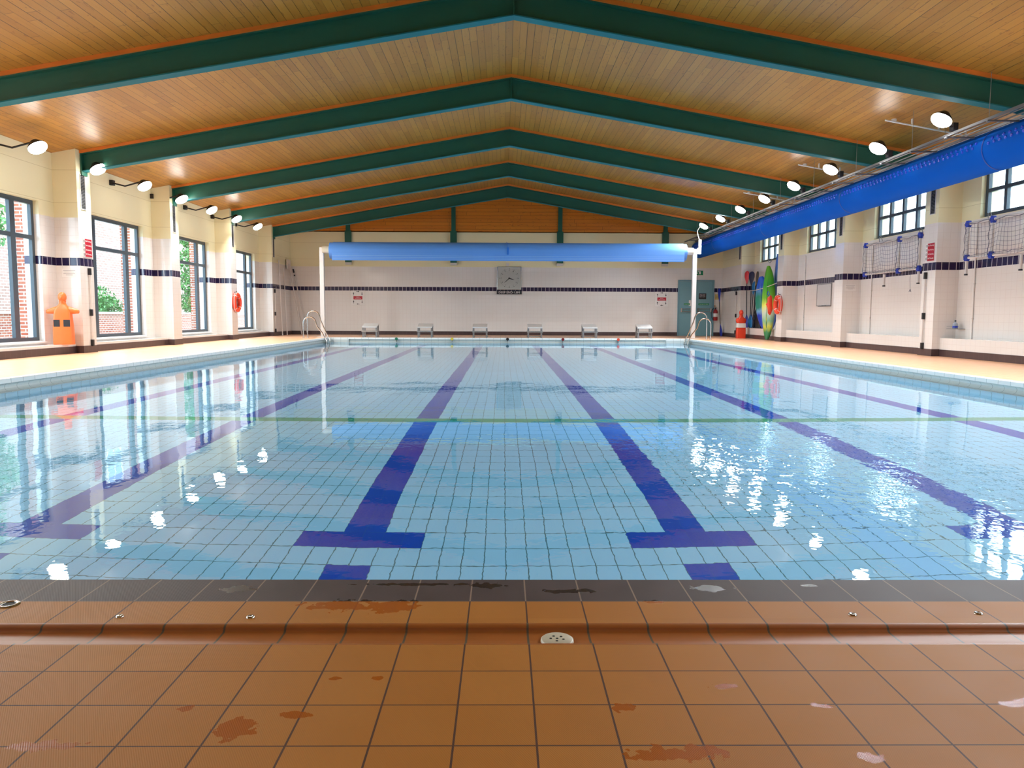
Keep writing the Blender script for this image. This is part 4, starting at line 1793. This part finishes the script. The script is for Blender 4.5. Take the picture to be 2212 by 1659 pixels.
q.build('bag_strap', M['bluejoint'], g)

# ================================================================== BOARDS AND PADDLES IN THE LAST BAY
def board(name, label, base, top, width, thick, mat, facing=(-1, 0, 0)):
    """a moulded hull: local z runs from base to top"""
    base, top = Vector(base), Vector(top)
    d = (top - base)
    L = d.length
    d.normalize()
    n = Vector(facing)
    n = (n - d * n.dot(d)).normalized()
    s_ = d.cross(n).normalized()
    R = Matrix((s_, n, d)).transposed()
    g = thing(name, label, 'board', base, R, 'boards stacked by the right wall')
    q = MB()
    rings = []
    K = 22
    for i in range(K + 1):
        t = i / K
        w_ = width / 2 * max(.04, (math.sin(PI * min(1, max(0, (t * .96 + .02)))) ** .55))
        h_ = thick / 2 * max(.1, math.sin(PI * (t * .9 + .05)) ** .5)
        rings.append([(math.cos(2 * PI * k / 20) * w_, math.sin(2 * PI * k / 20) * h_ + .05 * (2 * t - 1) ** 4, t * L) for k in range(20)])
    q.loft(rings)
    q.build('board_hull', mat, g)
    q = MB()
    q.tube([(0, thick / 2 * math.sin(PI * (i / 16 * .7 + .15)) ** .5 + .004, L * (.15 + .7 * i / 16)) for i in range(17)], .018, 8)
    q.build('centre_ridge', mat, g)
    return g


board('paddle_board', 'blue and green moulded board standing on the ledge, leftmost of the boards', (9.16, 24.62, .56), (9.12, 24.95, 2.40), .62, .20, M['kblue'], (-1, -.9, 0))
board('paddle_board', 'tall green and yellow moulded board standing on the right deck', (8.86, 23.38, .19), (9.00, 23.86, 2.70), .50, .24, M['kgreen'], (-1, -.8, 0))
board('paddle_board', 'deep blue board leaning in the corner behind the green one', (9.27, 24.02, .57), (9.28, 23.72, 3.12), .66, .14, M['kaqua'], (-1, 0, 0))
q = MB()
pts = [(9.34, 26.6, 1.98), (9.02, 26.3, 1.95), (8.95, 25.3, 1.92), (8.88, 24.6, 1.93), (8.86, 23.9, 1.97), (8.88, 23.3, 2.03), (8.95, 22.86, 2.10)]
q.tube(pts, .012, 8)
o = q.build('tie_rope', plain('pale_rope', (214, 196, 186), .8))
tag(o, 'pale rope tied across the boards and paddles', 'rope')


def paddle(label, base, top, blade_mat, low_mat, tw=.0, shaft='black', bl=.52, bwid=.20):
    base, top = Vector(base), Vector(top)
    d = top - base
    L = d.length
    d.normalize()
    n = Vector((-1, -.9 + tw, 0))
    n = (n - d * n.dot(d)).normalized()
    s_ = d.cross(n).normalized()
    g = thing('paddle', label, 'paddle', base, Matrix((s_, n, d)).transposed(), 'paddles standing by the right wall')
    q = MB()
    q.cyl((0, 0, .3), (0, 0, L - bl + .05), .016, 10)
    q.build('paddle_shaft', M[shaft], g)

    def blade(z0, z1, mat, nm):
        q = MB()
        rings = []
        for i in range(13):
            t = i / 12
            zz = z0 + (z1 - z0) * t
            prof_ = min(1, .16 + 1.5 * t) * (1 if t < .75 else math.sqrt(max(.02, 1 - ((t - .75) / .26) ** 2)))
            w_ = bwid / 2 * prof_
            rings.append([(math.cos(2 * PI * k / 12) * w_, math.sin(2 * PI * k / 12) * .012 - .02 * t, zz) for k in range(12)])
        q.loft(rings)
        q.build(nm, mat, g)
    blade(L - bl, L, blade_mat, 'upper_blade')
    if low_mat:
        blade(.5, 0, low_mat, 'lower_blade')
    return g


paddle('paddle with a red blade, leftmost of the bunch', (9.09, 26.46, .56), (9.075, 26.56, 2.70), M['padred'], M['padblue'])
paddle('paddle with a navy blade in the middle of the bunch', (9.085, 26.02, .56), (9.14, 26.20, 2.66), M['padnavy'], M['padteal'], bwid=.24)
paddle('paddle with a teal blade below the red one', (9.22, 26.36, .56), (9.32, 26.44, 2.30), M['padteal'], M['padblue'], .3)
paddle('paddle with a blue blade below the navy one', (9.24, 26.12, .56), (9.30, 26.10, 2.30), M['padteal'], M['padnavy'], -.3)
paddle('paddle with a yellow blade seen edge on', (9.12, 25.84, .56), (9.20, 25.82, 2.62), M['padyellow'], M['padnavy'], 1.6, bwid=.16)
paddle('paddle with a brown grey blade right of the bunch', (9.075, 25.62, .56), (9.085, 25.36, 2.62), M['padgrey'], None, .5, bwid=.15)
paddle('paddle with two blue blades leaning in the far right corner', (8.76, 28.72, HD), (8.70, 29.0, 2.12), M['padblue'], M['padblue'], .7, bwid=.24, bl=.55)
g = thing('equipment_bag', 'black equipment bag slumped on the ledge between paddles and boards', 'bag', (9.255, 25.50, .551))
q = MB()
q.loft([rrect(.01, 0, .22, .50, 0, .3), rrect(.01, .02, .24, .54, .25, .35), rrect(.01, .0, .22, .50, .65, .4), rrect(.02, -.06, .14, .30, .95, .45), rrect(.03, -.1, .06, .12, 1.12, .45)])
q.build('bag_body', M['black'], g)
q = MB()
q.tube([(-.12, .1, .3), (-.15, .05, .6), (-.10, -.08, .85)], .014, 8)
q.build('bag_strap', M['darksign'], g)
q = MB()
q.tube([(.03, 0, .1), (.0, 0, 0), (-.05, 0, -.05), (-.10, 0, 0), (-.10, 0, .04)], .014, 8)
o = q.build('wall_hook', M['galv'])
o.location = (WW - .04, 24.72, 2.93)
tag(o, 'steel hook under the farthest right window', 'hook')

# fire extinguisher
g = thing('fire_extinguisher', 'red fire extinguisher on the far wall by the blue paddle', 'fire extinguisher', (8.62, YF - .10, .80))
q = MB()
q.lathe([(0, 0), (.085, .005), (.092, .02), (.092, .36), (.075, .42), (.03, .46), (.028, .48)], 20)
q.build('cylinder', M['redpaint'], g)
q = MB()
q.box(-.02, .02, -.03, .03, .47, .52)
q.box(-.015, .015, -.09, .05, .52, .535)
q.box(-.015, .015, -.08, .04, .555, .57)
q.build('valve_handle', M['black'], g)
q = MB()
q.tube([(0, -.02, .50), (-.08, -.02, .52), (-.16, -.02, .44), (-.18, -.02, .30), (-.15, -.02, .12), (-.10, -.03, .04)], .012, 8)
q.build('hose', M['black'], g)
q = MB()
q.lathe([(.0925, .16), (.0925, .30)], 20)
q.build('cylinder_label', M['pale'], g)
nn = wall_sign('extinguisher_sign', 'small red sign on the far wall above the extinguisher', 'sign', 'far', (8.60, YF, 1.40))
q = MB()
q.box(-.07, .07, -.05, .05, 0, .004)
q.build('sign_board', M['cream'], nn)
q = MB()
q.box(-.06, -.01, -.035, .035, .004, .006)
q.build('flame_symbol', M['redpaint'], nn)

# ================================================================== OUTSIDE
o = MB().box(-60, -WW - TH - .01, -40, 70, -.35, -.05).build('path', M['path'])
struct(o)
o.name = 'trim_3'
o = MB().box(WW + TH + .01, 60, -40, 70, -.35, -.05).build('trim_4', M['path'])
struct(o)
lw = thing('garden_wall', 'low red brick garden wall outside the left windows', 'wall', (-14.6, 18, -.05))
MB().box(-.15, .15, -26, 26, 0, 1.02).build('brick_wall', M['brick'], lw)
MB().box(-.2, .2, -26, 26, 1.02, 1.10).build('wall_coping', M['stone'], lw)
bp = thing('brick_building', 'pale brick building outside beyond the low garden wall', 'building', (-19, 30, -.05))
MB().box(-6, 0, -7.5, 26, 0, 9).build('building_wall', M['brickfar'], bp)
for y in (-2.5, 3.5, 9.5, 16):
    q = MB()
    q.box(0, .05, y, y + 1.4, 5.6, 7.3)
    w_ = q.build('building_window', M['white'], bp)
    q = MB()
    q.box(.05, .06, y + .1, y + .65, 5.7, 7.2)
    q.box(.05, .06, y + .75, y + 1.3, 5.7, 7.2)
    q.build('dark_pane', M['fargl'], w_)
q = MB()
q.cyl((.1, 1.5, 0), (.1, 1.5, 8.8), .06, 10)
q.build('drain_pipe', M['white'], bp)
for i, p in enumerate(PIL):
    if p < 8 or i == len(PIL) - 1:
        continue
    o = MB().box(-WW - TH - .45, -WW - TH - .002, p - .12, p + PW + .12, -.05, 4.1).build('brick_pier', M['brick'])
    tag(o, 'red brick pier outside the left wall, ' + ['at the near window', 'seen through the first window', 'seen through the second window', 'seen through the third window'][[q for q in PIL if q >= 8].index(p)], 'pier', 'brick piers outside')


def foliage(name, label, loc, blobs, n, leafsize, trunk=None, group=None):
    g = thing(name, label, 'tree' if trunk else 'bush', loc, None, group)
    rnd = random.Random(hash(label) % 1000 if False else len(label) * 7 + int(abs(loc[1]) * 10))
    q = MB()
    for i in range(n):
        cx, cyy, cz, r = rnd.choice(blobs)
        while True:
            v = Vector((rnd.uniform(-1, 1), rnd.uniform(-1, 1), rnd.uniform(-1, 1)))
            if v.length < 1:
                break
        v = v * r
        c = Vector((cx, cyy, cz)) + v
        a = Vector((rnd.uniform(-1, 1), rnd.uniform(-1, 1), rnd.uniform(-1, 1))).normalized()
        b = a.cross(Vector((rnd.uniform(-1, 1), rnd.uniform(-1, 1), rnd.uniform(-1, 1)))).normalized()
        s_ = leafsize * rnd.uniform(.6, 1.3)
        q.add([c - a * s_, c + b * s_ * .45, c + a * s_, c - b * s_ * .45], [(0, 1, 2, 3)])
    q.build('leaves', M['leaf'], g, fixn=False)
    q = MB()
    if trunk:
        q.tube([(0, 0, 0), (.05, .05, trunk * .5), (0, .1, trunk)], [.16, .12, .08], 8)
        for cx, cyy, cz, r in blobs:
            q.tube([(0, .08, trunk * .8), (cx * .6, cyy * .6, (trunk + cz) / 2), (cx, cyy, cz)], [.07, .05, .02], 6)
        q.build('trunk', M['bark'], g)
    else:
        for cx, cyy, cz, r in blobs:
            q.tube([(0, 0, 0), (cx * .7, cyy * .7, cz * .6), (cx, cyy, cz)], [.03, .02, .01], 6)
        q.build('stems', M['bark'], g)
    return g


foliage('garden_tree', 'leafy tree outside the nearest left window', (-15.6, 18.4, -.05), [(0, 0, 4.2, 1.5), (.2, -1.2, 3.4, 1.1), (.1, 1.2, 3.6, 1.1), (0, .4, 5.2, 1.2), (.3, -.8, 2.5, .8)], 4200, .11, 2.6)
foliage('garden_bush', 'green bush behind the low brick wall, seen through the first full window', (-15.6, 27.0, -.05), [(0, 0, 1.5, .6), (0, .7, 1.25, .5), (0, -.5, 1.2, .5)], 1800, .07)
foliage('garden_bush', 'tall narrow bush outside, seen at the left edge of the second full window', (-15.2, 34.6, -.05), [(0, 0, 3.6, .6), (0, 0, 2.6, .6), (0, .1, 1.6, .6), (0, 0, 4.6, .45)], 2200, .09)
foliage('garden_bush', 'tall dark bush outside, at the left edge of the first full window', (-15.5, 24.3, -.05), [(0, 0, 2.0, .5), (0, 0, 1.2, .5), (0, 0, 2.7, .35)], 1500, .08)
rb = thing('rendered_building', 'pale building with white windows outside the high right windows', 'building', (22, 22, -.05))
MB().box(0, 6, -40, 40, 0, 5.7).build('building_wall', M['render'], rb)
for i in range(16):
    y = -36 + 4.6 * i
    q = MB()
    q.box(-.06, 0, y, y + 1.5, 3.2, 5.3)
    w_ = q.build('building_window', M['white'], rb)
    q = MB()
    for yy in (.12, .82):
        for z in (3.35, 4.35):
            q.box(-.07, -.06, y + yy, y + yy + .56, z, z + .8)
    q.build('dark_pane', M['fargl'], w_)
